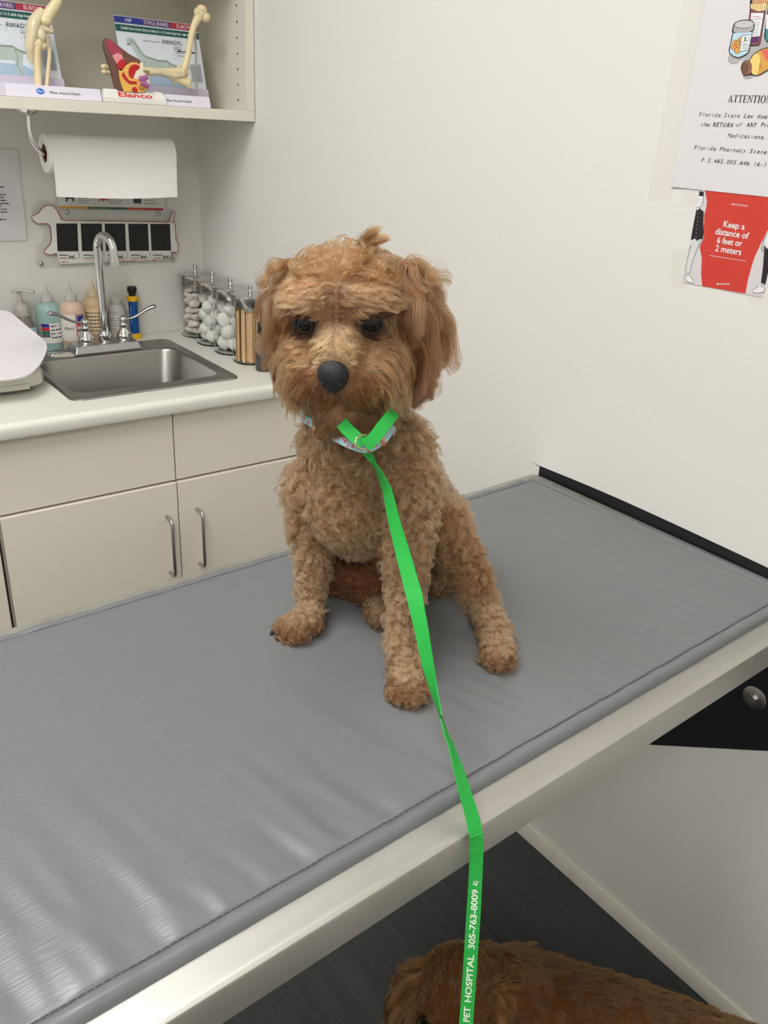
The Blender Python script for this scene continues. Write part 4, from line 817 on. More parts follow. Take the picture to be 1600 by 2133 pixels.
for a_, f_q, p_ in zip(am, fq, ph): pk += a_*np.sin(f_q*(Xg+.18*(Yg-MY0)+.012*np.sin(14*Yg+p_))+p_)
dyn = Yg-MY0
h += .00042*pk*np.exp(-dyn/.095)*np.clip((d-.0137)/.006, 0, 1) + .00010*pk*(d <= .0137)*(dy < .0137)
big = np.sin(9*Xg+4*Yg+1)*np.sin(5*Xg-3*Yg)+.7*np.sin(17*Xg+9*Yg+2)*np.sin(6*Yg)
h += .0009*big*np.clip(d/.05, 0, 1)
dyf = MY1-Yg; h += .00008*pk*np.exp(-dyf/.03)
h = np.clip(h, .0006, None)
V = np.stack([cT*Xg-sT*(Yg+.82), sT*Xg+cT*(Yg+.82)-.82, HT+.0006+h], -1).reshape(-1, 3)
nx, ny = len(xs_), len(ys_)
b = MB(); b.v = [tuple(q) for q in V]; b.f = [(j*nx+i, j*nx+i+1, (j+1)*nx+i+1, (j+1)*nx+i) for j in range(ny-1) for i in range(nx-1)]; b.m = [0]*len(b.f)
brd = [i for i in range(nx)]+[j*nx+nx-1 for j in range(1, ny)]+[(ny-1)*nx+i for i in range(nx-2, -1, -1)]+[j*nx for j in range(ny-2, 0, -1)]
o0 = len(b.v); b.v += [(V[k][0], V[k][1], HT+.0004) for k in brd]
nb = len(brd)
for k in range(nb): b.f.append((brd[k], brd[(k+1) % nb], o0+(k+1) % nb, o0+k)); b.m.append(0)
b.f.append(tuple(range(o0+nb-1, o0-1, -1))); b.m.append(0)
VINYL = mat('grey_vinyl', srgb(109, 111, 112), .38, bump=.22, bscale=420, stretch=(.06, 1.3, 1), rvar=.08, vscale=25, spec=.75)
mt = thing('table_pad', 'grey vinyl pad with a stitched hem lying on the steel exam table', 'pad', T(-.6, -1.58, HT))
b.build('cover', VINYL, mt, smooth=60)
b = MB(); g_ = .0137
def stitch(p, q, s=.0060):
    p, q = np.array(p), np.array(q); L = np.linalg.norm(q-p); n = int(L/s); dd = (q-p)/L
    for k in range(n):
        a, c = p+dd*(k*s+.0006), p+dd*(k*s+.0056); w = np.array((-dd[1], dd[0]))*.00035
        za = HT+.0006+.0084
        b.add([T(*(a-w), za), T(*(c-w), za), T(*(c+w), za), T(*(a+w), za), T(*(a+(c-a)*.5-w), za+.0003), T(*(a+(c-a)*.5+w), za+.0003)], [(0, 4, 5, 3), (4, 1, 2, 5)])
stitch((MX0+g_, MY0+g_), (MX1-g_, MY0+g_)); stitch((MX1-g_, MY0+g_), (MX1-g_, MY1-g_)); stitch((MX1-g_, MY1-g_), (MX0+g_, MY1-g_)); stitch((MX0+g_, MY1-g_), (MX0+g_, MY0+g_))
b.build('stitching', mat('dark_thread', srgb(40, 42, 46), .8), mt)

# ------------------------------------------------------------------ green leash
LG = mat('green_webbing', srgb(34, 170, 64), .55, bump=0.0)
nt = LG.node_tree; uvn = nt.nodes.new('ShaderNodeUVMap'); wv = nt.nodes.new('ShaderNodeTexWave'); wv.bands_direction = 'Y'; wv.inputs['Scale'].default_value = 190; wv.inputs['Distortion'].default_value = .6
bpn = nt.nodes.new('ShaderNodeBump'); bpn.inputs['Strength'].default_value = .5; bpn.inputs['Distance'].default_value = .0006
nt.links.new(uvn.outputs[0], wv.inputs['Vector']); nt.links.new(wv.outputs['Fac'], bpn.inputs['Height']); nt.links.new(bpn.outputs[0], nt.nodes['Principled BSDF'].inputs['Normal'])
LINK = mat('white_screen_print', srgb(214, 232, 208), .6)
LW = .0155
st = [(931, 758, 24), (945, 766, 18), (960, 775, 10), (970, 781, 6), (985, 790, 11), (1021, 806, 19), (1094, 823, 25), (1166, 843, 32), (1239, 863, 35), (1311, 878, 29), (1384, 891.5, 24), (1438, 904, 15), (1475, 914, 7), (1500, 921, 4), (1530, 930, 8), (1551, 939.4, 11), (1602, 955, 20), (1654, 970, 25), (1705, 985, 28), (1730, 990.5, 28), (1745, 992.5, 28), (1775, 993, 28), (1830, 990.5, 29), (1910, 986, 31), (2020, 979, 30), (2133, 971, 30), (2400, 955, 30)]
SY = np.array([s[0] for s in st], float); SXc = np.array([s[1] for s in st], float); SW = np.array([s[2] for s in st], float)
def ldepth(y):
    if y <= 1736: k = (y-925)/(1736-925); return 1/((1-k)/.838+k/.7085)
    return .7085+.030*(y-1736)/400
def lcen(y):
    return onD(float(np.interp(y, SY, SXc)), y, ldepth(y))
def lframe(y):
    c = lcen(y); dp = ldepth(y); tn = lcen(y+3)-lcen(y-3); tn /= np.linalg.norm(tn)
    vd = (CAMP-c)/np.linalg.norm(CAMP-c); sd = np.cross(tn, vd); sd /= np.linalg.norm(sd); sd = sd if sd@_R > 0 else -sd
    nn = np.cross(sd, tn); nn = nn if nn@vd > 0 else -nn
    pw = min(.98, np.interp(y, SY, SW)*dp/FPX*.96/LW); s2 = math.sqrt(1-pw*pw)
    sg = -1 if y < 968 else (1 if y < 1496 else (-1 if y < 1740 else -1))
    return c, sd*pw+nn*s2*sg*(1 if y < 1740 else max(0.0, .6-(y-1740)/300)), nn
lt = thing('leash', 'bright green printed nylon leash running from the collar over the table edge', 'leash', lcen(1736))
yy = np.concatenate([np.linspace(929, 1700, 150), np.linspace(1704, 1780, 30), np.linspace(1790, 2400, 60)])
b = MB(); L = []; UV = []; s_ = 0; prev = None
for y in yy:
    c, sd, nn = lframe(y); s_ += 0 if prev is None else np.linalg.norm(c-prev); prev = c
    nv = np.cross(sd, lcen(y+3)-lcen(y-3)); nv /= np.linalg.norm(nv)
    th_ = .0006
    L.append([c-sd*LW/2+nv*th_, c+sd*LW/2+nv*th_, c+sd*LW/2-nv*th_, c-sd*LW/2-nv*th_]); UV.append(s_)
b.loops(L, True, True)
ls = b.build('strap', LG, lt)
uvl = ls.data.uv_layers.new(name='uv'); nL = len(yy)
for pg in ls.data.polygons:
    for li in pg.loop_indices:
        vi = ls.data.loops[li].vertex_index; uvl.data[li].uv = (vi % 4/4, UV[min(nL-1, vi//4)])
b = MB()
def ltext(txt, y0, y1, size=.44, xo=-.03):
    W = y0-y1
    def fn(a, bb):
        y = y0-a; c, sd, nn = lframe(y); tn = lcen(y+3)-lcen(y-3); nv = np.cross(sd, tn); nv /= np.linalg.norm(nv); nv = nv if nv@(CAMP-c) > 0 else -nv
        return c+sd*LW*(.5-.30-bb+.02)+nv*.0009
    write(b, txt, fn, size, 0, 0, width=W, bold=.03)
ltext('PET', 2128, 2096); ltext('HOSPITAL', 2087, 1988.5); ltext('305-763-8009', 1976, 1852)
def paw(cy):
    def fn(px, q):
        c, sd, nn = lframe(cy-px); tn = lcen(cy+3)-lcen(cy-3); nv = np.cross(sd, tn); nv /= np.linalg.norm(nv); nv = nv if nv@(CAMP-c) > 0 else -nv
        return c+sd*LW*q+nv*.0009
    for (a, q, ra, rq) in ((-2.0, .06, 3.2, .10), (-1.5, -.13, 1.9, .055), (3.0, -.10, 2.0, .055), (4.2, .05, 1.9, .05), (2.2, .20, 1.7, .05)):
        b.poly([fn(a+ra*math.cos(k*.5236), q+rq*math.sin(k*.5236)) for k in range(12)])
paw(1839)
b.build('printed_lettering', LINK, ls)

# ------------------------------------------------------------------ dogs: continuous bodies and their coats
def blob(name, caps, voxel, m, loc, smooth=6):
    bm = bmesh.new()
    for p0, r0, p1, r1 in caps:
        p0, p1 = np.array(p0, float), np.array(p1, float); L = np.linalg.norm(p1-p0); n = max(1, int(L/(.30*min(r0, r1)))+1)
        for k in range(n+1):
            t = k/n; c = p0+(p1-p0)*t; r = r0+(r1-r0)*t
            bmesh.ops.create_icosphere(bm, subdivisions=3, radius=r, matrix=Matrix.Translation(Vector(c-loc)))
            if L < 1e-6: break
    me = bpy.data.meshes.new(name+'_raw'); bm.to_mesh(me); bm.free()
    tmp = bpy.data.objects.new('tmp', me); COL.objects.link(tmp)
    md = tmp.modifiers.new('r', 'REMESH'); md.mode = 'VOXEL'; md.voxel_size = voxel; md.use_smooth_shade = True
    ms = tmp.modifiers.new('s', 'SMOOTH'); ms.iterations = smooth; ms.factor = .5
    dg = bpy.context.evaluated_depsgraph_get(); me2 = bpy.data.meshes.new_from_object(tmp.evaluated_get(dg)); me2.name = name
    bpy.data.objects.remove(tmp); bpy.data.meshes.remove(me)
    me2.materials.clear(); me2.materials.append(m)
    for p in me2.polygons: p.use_smooth = True
    o = bpy.data.objects.new(name, me2); COL.objects.link(o); o.location = tuple(loc)
    return o
def sample(me, off, n, rng):
    me.calc_loop_triangles(); nv = len(me.vertices)
    co = np.empty(nv*3); me.vertices.foreach_get('co', co); co = co.reshape(-1, 3)+off
    no = np.empty(nv*3); me.vertices.foreach_get('normal', no); no = no.reshape(-1, 3)
    tr = np.empty(len(me.loop_triangles)*3, int); me.loop_triangles.foreach_get('vertices', tr); tr = tr.reshape(-1, 3)
    A, B, C = co[tr[:, 0]], co[tr[:, 1]], co[tr[:, 2]]; ar = np.linalg.norm(np.cross(B-A, C-A), axis=1)/2
    idx = rng.choice(len(tr), n, p=ar/ar.sum()); u = rng.random((n, 2)); sw = u.sum(1) > 1; u[sw] = 1-u[sw]; w = np.stack([1-u.sum(1), u[:, 0], u[:, 1]], 1)
    P = sum(w[:, k:k+1]*co[tr[idx, k]] for k in range(3)); N = sum(w[:, k:k+1]*no[tr[idx, k]] for k in range(3))
    return P, N/np.linalg.norm(N, axis=1, keepdims=True), ar.sum()
nrm = lambda a: a/np.maximum(np.linalg.norm(a, axis=-1, keepdims=True), 1e-9)
def hair_mat(name, rough=.42, coat=.0, ior=1.5):
    m = bpy.data.materials.new(name); m.use_nodes = True; nt = m.node_tree; nt.nodes.clear()
    out = nt.nodes.new('ShaderNodeOutputMaterial'); h = nt.nodes.new('ShaderNodeBsdfHairPrincipled'); h.parametrization = 'COLOR'
    at = nt.nodes.new('ShaderNodeAttribute'); at.attribute_name = 'tint'
    nt.links.new(at.outputs['Color'], h.inputs['Color']); h.inputs['Roughness'].default_value = rough; h.inputs['Radial Roughness'].default_value = .55; h.inputs['IOR'].default_value = ior
    if 'Coat' in h.inputs: h.inputs['Coat'].default_value = coat
    nt.links.new(h.outputs[0], out.inputs['Surface']); return m
def fur(name, parent, P, N, D, L, colr, spacing, mt, lift=.5, curl=(0., 1.), clump=.6, bend=.4, nseg=8, rad=.00022, jit=.25, ljit=.35, grav=0.0, zmin=None, seed=1, lvar=.25, tintvar=.18, D2=None):
    rng = np.random.default_rng(seed); n = len(P); lift = np.broadcast_to(np.asarray(lift, float), (n,))[:, None]
    D2 = D if D2 is None else D2
    keep = []; kd_cells = {}
    for i in rng.permutation(n):
        k = tuple((P[i]/spacing).astype(int)); 
        if kd_cells.get(k, 0) < 1: kd_cells[k] = 1; keep.append(i)
    kd = KDTree(len(keep))
    for j, i in enumerate(keep): kd.insert(P[i], j)
    kd.balance()
    lk = np.array([kd.find(q)[1] for q in P]); kp = np.array(keep); K = len(keep)
    phi = rng.uniform(0, 6.283, K); hand = rng.choice([-1, 1], K); lj = rng.normal(0, 1, (K, 3)); lf = 1+rng.normal(0, lvar, K).clip(-.5, .6); lt_ = rng.normal(0, 1, K)
    amp = np.broadcast_to(np.asarray(curl[0], float), (n,)); frq = curl[1]
    t = np.linspace(0, 1, nseg)[None, :, None]
    def path(P_, N_, D_, L_, lift_, lk_, sj, ampv, E_):
        d = nrm(N_*lift_+D_*(1-lift_)+lj[lk_]*ljit*.5+sj)
        Ls = (L_*lf[lk_])[:, None, None]
        q = P_[:, None]+Ls*(d[:, None]*t*(1-bend*.5*t)+E_[:, None]*bend*.5*t*t)
        q = q+np.array((0, 0, -1.))*(Ls*grav*t*t)
        a = nrm(np.cross(d, N_*.7+np.array((.31, .17, .2)))); b_ = np.cross(d, a)
        w = 2*math.pi*frq*t[:, :, 0]; ph_ = phi[lk_][:, None]; s = np.minimum(1, t*1.6)
        am = ampv[:, None, None]*s
        q = q+am*((np.cos(w+ph_)-np.cos(ph_))[..., None]*a[:, None]+hand[lk_][:, None, None]*(np.sin(w+ph_)-np.sin(ph_))[..., None]*b_[:, None])
        return q
    S = path(P, N, D, L, lift, lk, rng.normal(0, 1, (n, 3))*jit*.3, amp, D2)
    kl = kp[lk]
    C = path(P[kl], N[kl], D[kl], L, lift[kl], lk, np.zeros((n, 3)), amp[kl], D2[kl])
    S = S+(C-S)*(clump*t**.8)
    if zmin is not None: S[..., 2] = np.maximum(S[..., 2], zmin+.0006)
    off = np.array(wloc(parent)); S = S-off
    hc = bpy.data.hair_curves.new(name); hc.add_curves([nseg]*n)
    hc.attributes['position'].data.foreach_set('vector', S.reshape(-1).astype(np.float32))
    ra = hc.attributes.get('radius') or hc.attributes.new('radius', 'FLOAT', 'POINT')
    rr = np.broadcast_to((rad*(1-.75*np.linspace(0, 1, nseg)**2))[None], (n, nseg)); ra.data.foreach_set('value', rr.reshape(-1).astype(np.float32))
    colv = np.clip(colr*(1+tintvar*lt_[lk][:, None]*.6+tintvar*.5*rng.normal(0, 1, (n, 1))), .004, .95)
    ca = hc.attributes.new('tint', 'FLOAT_COLOR', 'CURVE'); ca.data.foreach_set('color', np.concatenate([colv, np.ones((n, 1))], 1).reshape(-1).astype(np.float32))
    hc.materials.append(mt)
    o = bpy.data.objects.new(name, hc); COL.objects.link(o); o.parent = parent
    return o
lin = lambda r, g, b_: np.array(srgb(r, g, b_)[:3])

fD = np.array((-.9, -.43, 0)); fD /= np.linalg.norm(fD); lD = np.array((-fD[1], fD[0], 0))
OD = np.array((-.562, -1.596, ZM))
def DL(c, l, z): return OD+fD*c+lD*l+np.array((0, 0, z))
def DF(x, y, c):
    d = _ray(x, y); return CAMP+d*((c-(CAMP-OD)@fD)/(d@fD))
def PG(x, y, z): return onZ(x, y, ZM+z)
# head frame
HH = DF(706, 669, .045)
v = CAMP-HH; v[2] = 0; v /= np.linalg.norm(v)
a_ = math.radians(10); hf = v*math.cos(a_)-_R0*math.sin(a_); a_ = math.radians(14); hf = hf*math.cos(a_)-np.array((0, 0, 1))*math.sin(a_)
hl = np.cross((0, 0, 1), hf); hl /= np.linalg.norm(hl); hu = np.cross(hf, hl); a_ = math.radians(3.5); hl, hu = hl*math.cos(a_)+hu*math.sin(a_), hu*math.cos(a_)-hl*math.sin(a_)
HS = .83
def HP(a, b_, c): return HH+(hf*a+hl*b_+hu*c)*HS
SKIN = mat('dog_skin', srgb(118, 86, 58), .7, var=.15, vscale=60); BELLY = mat('dog_bare_belly', srgb(176, 118, 98), .55)
pawL, pawR, pawH = PG(612, 1306, .014), PG(848, 1432, .014), PG(1037, 1368, .014)
wrL = DF(648, 1258, .012); elL = DF(652, 1130, -.005); shL = DF(655, 1010, -.015)
wrR = DF(838, 1335, .048); mR = DF(843, 1235, .030); elR = DF(850, 1120, .008); shR = DF(852, 1000, -.02)
knee = DF(925, 1096, -.065); sh1 = DF(965, 1165, -.078); hock = PG(1006, 1262, .024)
Z0 = np.zeros(3)
caps = [
 (DL(-.035, -.044, .175), .056, DL(-.035, -.044, .150), .058), (DL(-.03, -.044, .215), .046, DL(-.035, -.044, .175), .056), (DL(-.03, -.044, .215), .046, HP(-.045, .0, -.03), .044), (DL(-.040, -.068, .205), .047, DL(-.040, -.018, .205), .047), (DL(-.062, -.080, .032), .031, DL(-.066, -.015, .032), .031), (DL(-.080, -.070, .075), .040, DL(-.080, -.02, .075), .040),
 (DL(-.02, -.042, .150), .052, DL(-.03, -.042, .130), .046), (DL(-.035, -.044, .160), .058, DL(-.10, -.042, .125), .060), (DL(-.10, -.042, .125), .060, DL(-.155, -.038, .072), .064),
 (shL, .029, elL, .0200), (elL, .0200, wrL, .0130), (wrL, .0130, PG(642, 1294, .016), .0140), (PG(642, 1294, .016), .0145, pawL, .0140), (pawL, .014, PG(594, 1310, .011), .010), (pawL, .013, PG(606, 1318, .010), .010), (pawL, .013, PG(622, 1320, .011), .010),
 (shR, .029, elR, .0205), (elR, .0205, mR, .0160), (mR, .0160, wrR, .0145), (wrR, .0145, PG(845, 1400, .017), .0150), (PG(845, 1400, .017), .0155, pawR, .0150), (pawR, .013, PG(830, 1440, .011), .0105), (pawR, .013, PG(850, 1449, .011), .0105), (pawR, .013, PG(870, 1446, .011), .0105),
 (DL(-.15, -.008, .072), .048, knee, .023), (knee, .023, sh1, .020), (sh1, .021, hock, .0165), (hock, .016, PG(1032, 1315, .017), .0150), (PG(1032, 1315, .017), .0150, pawH, .0155), (pawH, .013, PG(1022, 1374, .010), .0095), (pawH, .012, PG(1037, 1380, .010), .0095), (pawH, .012, PG(1053, 1374, .010), .0095),
 (DL(-.15, -.075, .075), .055, DL(-.075, -.095, .085), .034), (DL(-.075, -.095, .085), .034, DL(-.115, -.055, .024), .022), (DL(-.115, -.05, .020), .018, DL(-.02, -.004, .015), .015),
 (DL(-.22, 0, .03), .015, DL(-.20, .03, .022), .016), (DL(-.20, .03, .022), .016, DL(-.115, .026, .020), .014),
 # head
 (HP(-.052, 0, -.008), .050, HP(-.046, 0, .002), .049), (HP(-.036, .028, .002), .036, HP(-.036, -.028, .002), .036), (HP(-.025, 0, -.022), .033, HP(.026, 0, -.034), .024), (HP(.026, 0, -.034), .024, HP(.040, 0, -.042), .020),
 (HP(-.030, .042, -.050), .0345, HP(.004, .035, -.066), .032), (HP(-.030, -.042, -.050), .0345, HP(.004, -.035, -.066), .032), (HP(-.012, 0, -.098), .036, HP(.020, 0, -.110), .0285), (HP(-.012, .028, -.090), .030, HP(-.012, -.028, -.090), .030), (HP(.004, .035, -.066), .032, HP(.024, .016, -.064), .0255), (HP(.004, -.035, -.066), .032, HP(.024, -.016, -.064), .0255),
 (HP(-.006, .036, .0195), .0178, HP(-.008, .024, .022), .0178), (HP(-.006, -.036, .0195), .0178, HP(-.008, -.024, .022), .0178)]
dog = blob('dog', caps, .0036, SKIN, OD, 5)
tag(dog, 'curly apricot dog wearing a patterned collar, sitting on the grey pad', 'dog')
EYEM = mat('dog_eye', (0.006, 0.005, 0.004), .10, spec=.35); RIM = mat('dog_eye_rim', (0.012, 0.010, 0.010), .5); NOSE = mat('dog_nose', (0.010, 0.010, 0.012), .36, bump=.6, bscale=700); CLAW = mat('dog_claw', (0.025, 0.015, 0.012), .4)
eL, eR = HP(.0006, -.0375, -.0020), HP(.0012, .0380, .0000)
for e in (eL, eR):
    eo = MB().ell(e, .0098, 24, 16).build('eye', EYEM, dog, smooth=80)
    b = MB(); ed = nrm(hf+.25*hl*(1 if e is eR else -1)); ax = nrm(np.cross(ed, hu)); ay = np.cross(ax, ed)
    b.tube([e+ed*.0056+(ax*.0090*math.cos(k*.3927)+ay*.0078*math.sin(k*.3927)) for k in range(17)], .0017, 8); b.build('eye_rim', RIM, eo, smooth=60)
nc = HP(.0560, .001, -.0400)
b = MB(); L = []
for th in np.linspace(-1.45, 1.45, 12):
    r = math.cos(th); L.append([nc+hu*(.0160*math.sin(th))+hl*((.0150+.0025*math.sin(th))*r*math.cos(k*.3142))+hf*(.0125*r*math.sin(k*.3142)*(1 if math.sin(k*.3142) > 0 else .6)) for k in range(20)])
b.loops(L); no_ = b.build('nose', NOSE, dog, smooth=80)
for s in (-1, 1): MB().ell(nc+hl*s*.0078+hf*.0088-hu*.0035, (.0030, .0030, .0026), 12, 8).build('nostril', DARK, no_, smooth=60)
MB().ell(HP(.050, .001, -.0630), .0042, 14, 10, [hl*1.1, hf, hu*.6]).build('lip', RIM, dog, smooth=60)
for c0, dv in ((PG(573, 1312, .006), (-1, 0)), (PG(586, 1321, .005), (-.9, .3)), (PG(858, 1456, .005), (-.2, -1)), (PG(876, 1458, .006), (0, -1)), (PG(840, 1454, .005), (-.2, -1))):
    dd = (_R0*dv[0]*.8+np.array((0, -.5, -.4))); dd /= np.linalg.norm(dd)
    MB().tube([c0, c0+dd*.004, c0+dd*.008], [.0032, .0026, .0008], 10).build('claw', CLAW, dog, smooth=60)

HM = hair_mat('dog_coat_hair')
P, N, area = sample(dog.data, OD, 240000, np.random.default_rng(3))
R_ = P-HH; ha, hb, hcz = R_@hf/HS, R_@hl/HS, R_@hu/HS
de = np.minimum(np.linalg.norm(P-eL, axis=1), np.linalg.norm(P-eR, axis=1))
dn = np.linalg.norm(P-nc, axis=1)
rel = P-OD; cc, ll, zz = rel@fD, rel@lD, rel[:, 2]
neckline = HP(-.05, 0, -.075)
headm = ((P-HP(-.02, 0, -.022))**2).sum(1) < (.098*HS+.004)**2
headm &= (zz > .232)
headm |= (((P-HP(.004, 0, -.092))**2).sum(1) < .056**2) & (ha > -.034) & (zz > .205) & ((N@hf > -.2) | (zz > .232))
bel = (cc > -.13) & (cc < -.05) & (zz > .03) & (zz < .12) & (ll > -.105) & (ll < -.025) & (N@fD > .45) & ((P-DF(715, 1168, -.08))**2).sum(1).__lt__(.024**2)
keepm = ~((de < .0098) | ((dn < .0160) & (ha > .040))) & ~bel
down = np.array((0, 0, -1.))
def tang(d, N): d = d-N*(d*N).sum(1, keepdims=True); return nrm(d)
# body: short woolly curls
m = keepm & ~headm; idx = np.nonzero(m)[0]
Pb, Nb = P[idx], N[idx]; z = zz[idx]
leg = (z < .10) ; pw = z < .035
D = tang(np.tile(down, (len(idx), 1))+.25*np.random.default_rng(1).normal(0, 1, (len(idx), 3)), Nb)
Lb = np.where(z > .11, .0170, .0125); Lb = np.where(pw, .0095, Lb)
Lb = np.where((cc[idx] < -.05) & (z < .035) & (ll[idx] < .05), .010, Lb)
base = lin(126, 97, 69)
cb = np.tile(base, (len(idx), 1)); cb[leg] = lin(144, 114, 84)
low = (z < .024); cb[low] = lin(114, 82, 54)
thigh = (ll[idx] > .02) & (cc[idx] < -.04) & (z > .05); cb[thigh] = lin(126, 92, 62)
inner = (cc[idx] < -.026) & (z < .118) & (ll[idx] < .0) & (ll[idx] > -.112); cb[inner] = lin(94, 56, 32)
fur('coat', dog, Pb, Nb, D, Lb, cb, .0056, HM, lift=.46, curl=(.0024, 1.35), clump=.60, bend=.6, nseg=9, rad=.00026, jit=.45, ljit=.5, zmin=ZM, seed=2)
# head
idx = np.nonzero(keepm & headm)[0]
Ph, Nh = P[idx], N[idx]; a, b2, c = ha[idx], hb[idx], hcz[idx]; dE = de[idx]; dN = dn[idx]
muz = (a > -.012) & (c < -.012) & (np.abs(b2) < .055)
top = (c > .043) | (a < -.055)
brow = (c > .004) & ~top
cheek = ~muz & ~top & ~brow
out = hl[None]*np.sign(b2)[:, None]
Dv = np.zeros_like(Ph)
away = nrm(Ph-HP(.062, 0, -.040))
Dv[muz] = (away+.55*down+.25*out)[muz]
bridge = muz & (c > -.035) & (np.abs(b2) < .022); Dv[bridge] = (away+hu*.8+.5*out*(np.abs(b2)/.022)[:, None])[bridge]
Dv[cheek] = (.9*down+.22*out-.30*hf)[cheek]
Dv[brow] = (hu*.32+out*.75+.15*hf)[brow]
Dv[top] = (out*.8*np.minimum(1, np.abs(b2)/.02)[:, None]-.45*hf+.20*hu+.1*down)[top]
Dh = tang(Dv+.05*np.random.default_rng(5).normal(0, 1, Ph.shape), Nh)
Lh = np.select([bridge, muz, cheek, brow, top], [.013, .0215, .021, .0135, .027], .02)
Lh = np.where(muz & (c < -.060), .016, Lh); Lh = np.where(dN < .024, Lh*.55, Lh); Lh = Lh*np.clip((dE-.006)/.012, .35, 1)
lif = np.select([bridge, muz, cheek, brow, top], [.22, .22, .20, .22, .32], .5)
ampc = np.select([bridge, muz, cheek, brow, top], [.0003, .0008, .0010, .0008, .0050], .002)
gold = lin(132, 94, 58); ch = np.tile(gold, (len(idx), 1))
ch[top] = lin(128, 92, 60); ch[bridge] = lin(178, 134, 88); ch[cheek] = lin(130, 96, 62); ch[brow] = lin(136, 99, 66)
dk = muz & (dN < .034) & (c < -.040); ch[dk] = lin(96, 58, 30)
dk = muz & (c < -.075); ch[dk] = lin(98, 68, 42)
stop = (np.abs(b2) < .015) & (c > -.014) & (c < .004) & (a > -.02); ch[stop] = lin(172, 128, 84)
eyd = dE < .0175; ch[eyd] = lin(46, 26, 14)
mid = (np.abs(b2) < .0042) & (c > .002) & (c < .040) & (a > -.05); ch[mid] = lin(78, 48, 28)
D2h = np.where((muz | cheek)[:, None], nrm(down*1.0+out*.12-.25*hf), np.where(brow[:, None], nrm(out*.9+down*.25), Dh)); lowj = muz & (c < -.058); D2h[lowj] = nrm(-.75*hf+.45*down+.1*out)[lowj]; D2h[bridge] = nrm(out*.9*np.minimum(1, np.abs(b2)/.018)[:, None]+down*.45+hf*.3)[bridge]
fur('head_hair', dog, Ph, Nh, Dh, Lh, ch, .0058, HM, lift=lif, curl=(ampc, .9), clump=.50, bend=.95, nseg=10, rad=.00018, jit=.20, ljit=.22, grav=.10, seed=4, D2=D2h)
# ears
for s in (-1, 1):
    k = 1.0 if s > 0 else .9
    ec = HP(-.062, s*(.073 if s > 0 else .069), -.018); ea = [nrm(hf*.9+hl*s*-.25), nrm(hl*s+hf*.25+hu*.12), nrm(hu+hl*s*-.10)]
    ear = MB().ell(ec, (.028, .010, .054), 28, 22, ea).build('ear', SKIN, dog, smooth=80)
    Pe, Ne, _ = sample(ear.data, np.array(wloc(ear)), 34000 if s > 0 else 26000, np.random.default_rng(20+s))
    De = tang(np.tile(down*1.0+hl*s*(.16 if s > 0 else .08), (len(Pe), 1))+.06*np.random.default_rng(8).normal(0, 1, Pe.shape), Ne)
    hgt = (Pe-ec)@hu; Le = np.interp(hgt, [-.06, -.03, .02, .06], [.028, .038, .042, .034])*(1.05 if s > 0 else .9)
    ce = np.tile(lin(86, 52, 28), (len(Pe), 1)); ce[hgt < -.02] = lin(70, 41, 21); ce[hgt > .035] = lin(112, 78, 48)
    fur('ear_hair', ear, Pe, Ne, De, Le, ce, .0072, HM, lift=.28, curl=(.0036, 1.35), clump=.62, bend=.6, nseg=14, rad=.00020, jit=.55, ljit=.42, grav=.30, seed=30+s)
# upright tuft on the crown
rt = np.random.default_rng(77); ct_ = DF(757, 528, -.005); n = 1400
Pt = ct_+rt.normal(0, .0034, (n, 3)); Nt = nrm(np.tile(hu+.15*hl, (n, 1))+.12*rt.normal(0, 1, (n, 3)))
fur('crown_tuft', dog, Pt, Nt, nrm(np.tile(hl*.9+hu*.2, (n, 1))), np.full(n, .026), np.tile(lin(122, 90, 60), (n, 1)), .02, HM, lift=.86, curl=(.003, .5), clump=.45, bend=.9, nseg=12, rad=.00024, jit=.25, ljit=.1, seed=9)

# collar, tag ring, buckle; leash loop
PATT = mat('flamingo_fabric', srgb(140, 196, 200), .6)
nt = PATT.node_tree; tc = nt.nodes.new('ShaderNodeTexCoord'); vo = nt.nodes.new('ShaderNodeTexVoronoi'); vo.inputs['Scale'].default_value = 170; cr = nt.nodes.new('ShaderNodeValToRGB'); e = cr.color_ramp.elements
e[0].position = .25; e[0].color = srgb(196, 92, 116); e[1].position = .42; e[1].color = srgb(150, 196, 202); q_ = cr.color_ramp.elements.new(.33); q_.color = srgb(214, 160, 168)
nt.links.new(tc.outputs['Object'], vo.inputs['Vector']); nt.links.new(vo.outputs['Distance'], cr.inputs[0]); nt.links.new(cr.outputs[0], nt.nodes['Principled BSDF'].inputs['Base Color'])
ROSE = mat('rose_gold', srgb(222, 150, 120), .22, .95); BRASS = mat('pale_gold', srgb(220, 200, 160), .2, .95)
NCEN = DL(-.032, -.042, .232)
def band(pts, w, m, nm, par, tk=.0008, upv=None):
    pp_ = bez(pts, 10*len(pts)); b = MB(); L = []
    for i, c in enumerate(pp_):
        tn = pp_[min(i+1, len(pp_)-1)]-pp_[max(i-1, 0)]; rad_ = c-NCEN; rad_ = rad_-tn*(rad_@tn)/(tn@tn); rad_ = nrm(rad_); up_ = np.cross(nrm(tn), rad_); up_ = up_ if up_[2] > 0 else -up_
        L.append([c-up_*w/2-rad_*tk, c+up_*w/2-rad_*tk, c+up_*w/2+rad_*tk, c-up_*w/2+rad_*tk])
    b.loops(L); return b.build(nm, m, par, bevel=.0004)
cpts = [(628, 862, .012), (655, 884, .036), (690, 905, .052), (730, 926, .060), (765, 934, .060), (798, 916, .044), (815, 895, .022)]
cp = [DF(x, y, c) for x, y, c in cpts]
cp = [DL(-.080, -.070, .252), DL(-.045, -.105, .246)]+cp+[DL(-.036, -.004, .234), DL(-.068, -.010, .248), DL(-.088, -.035, .254), DL(-.080, -.070, .252)]
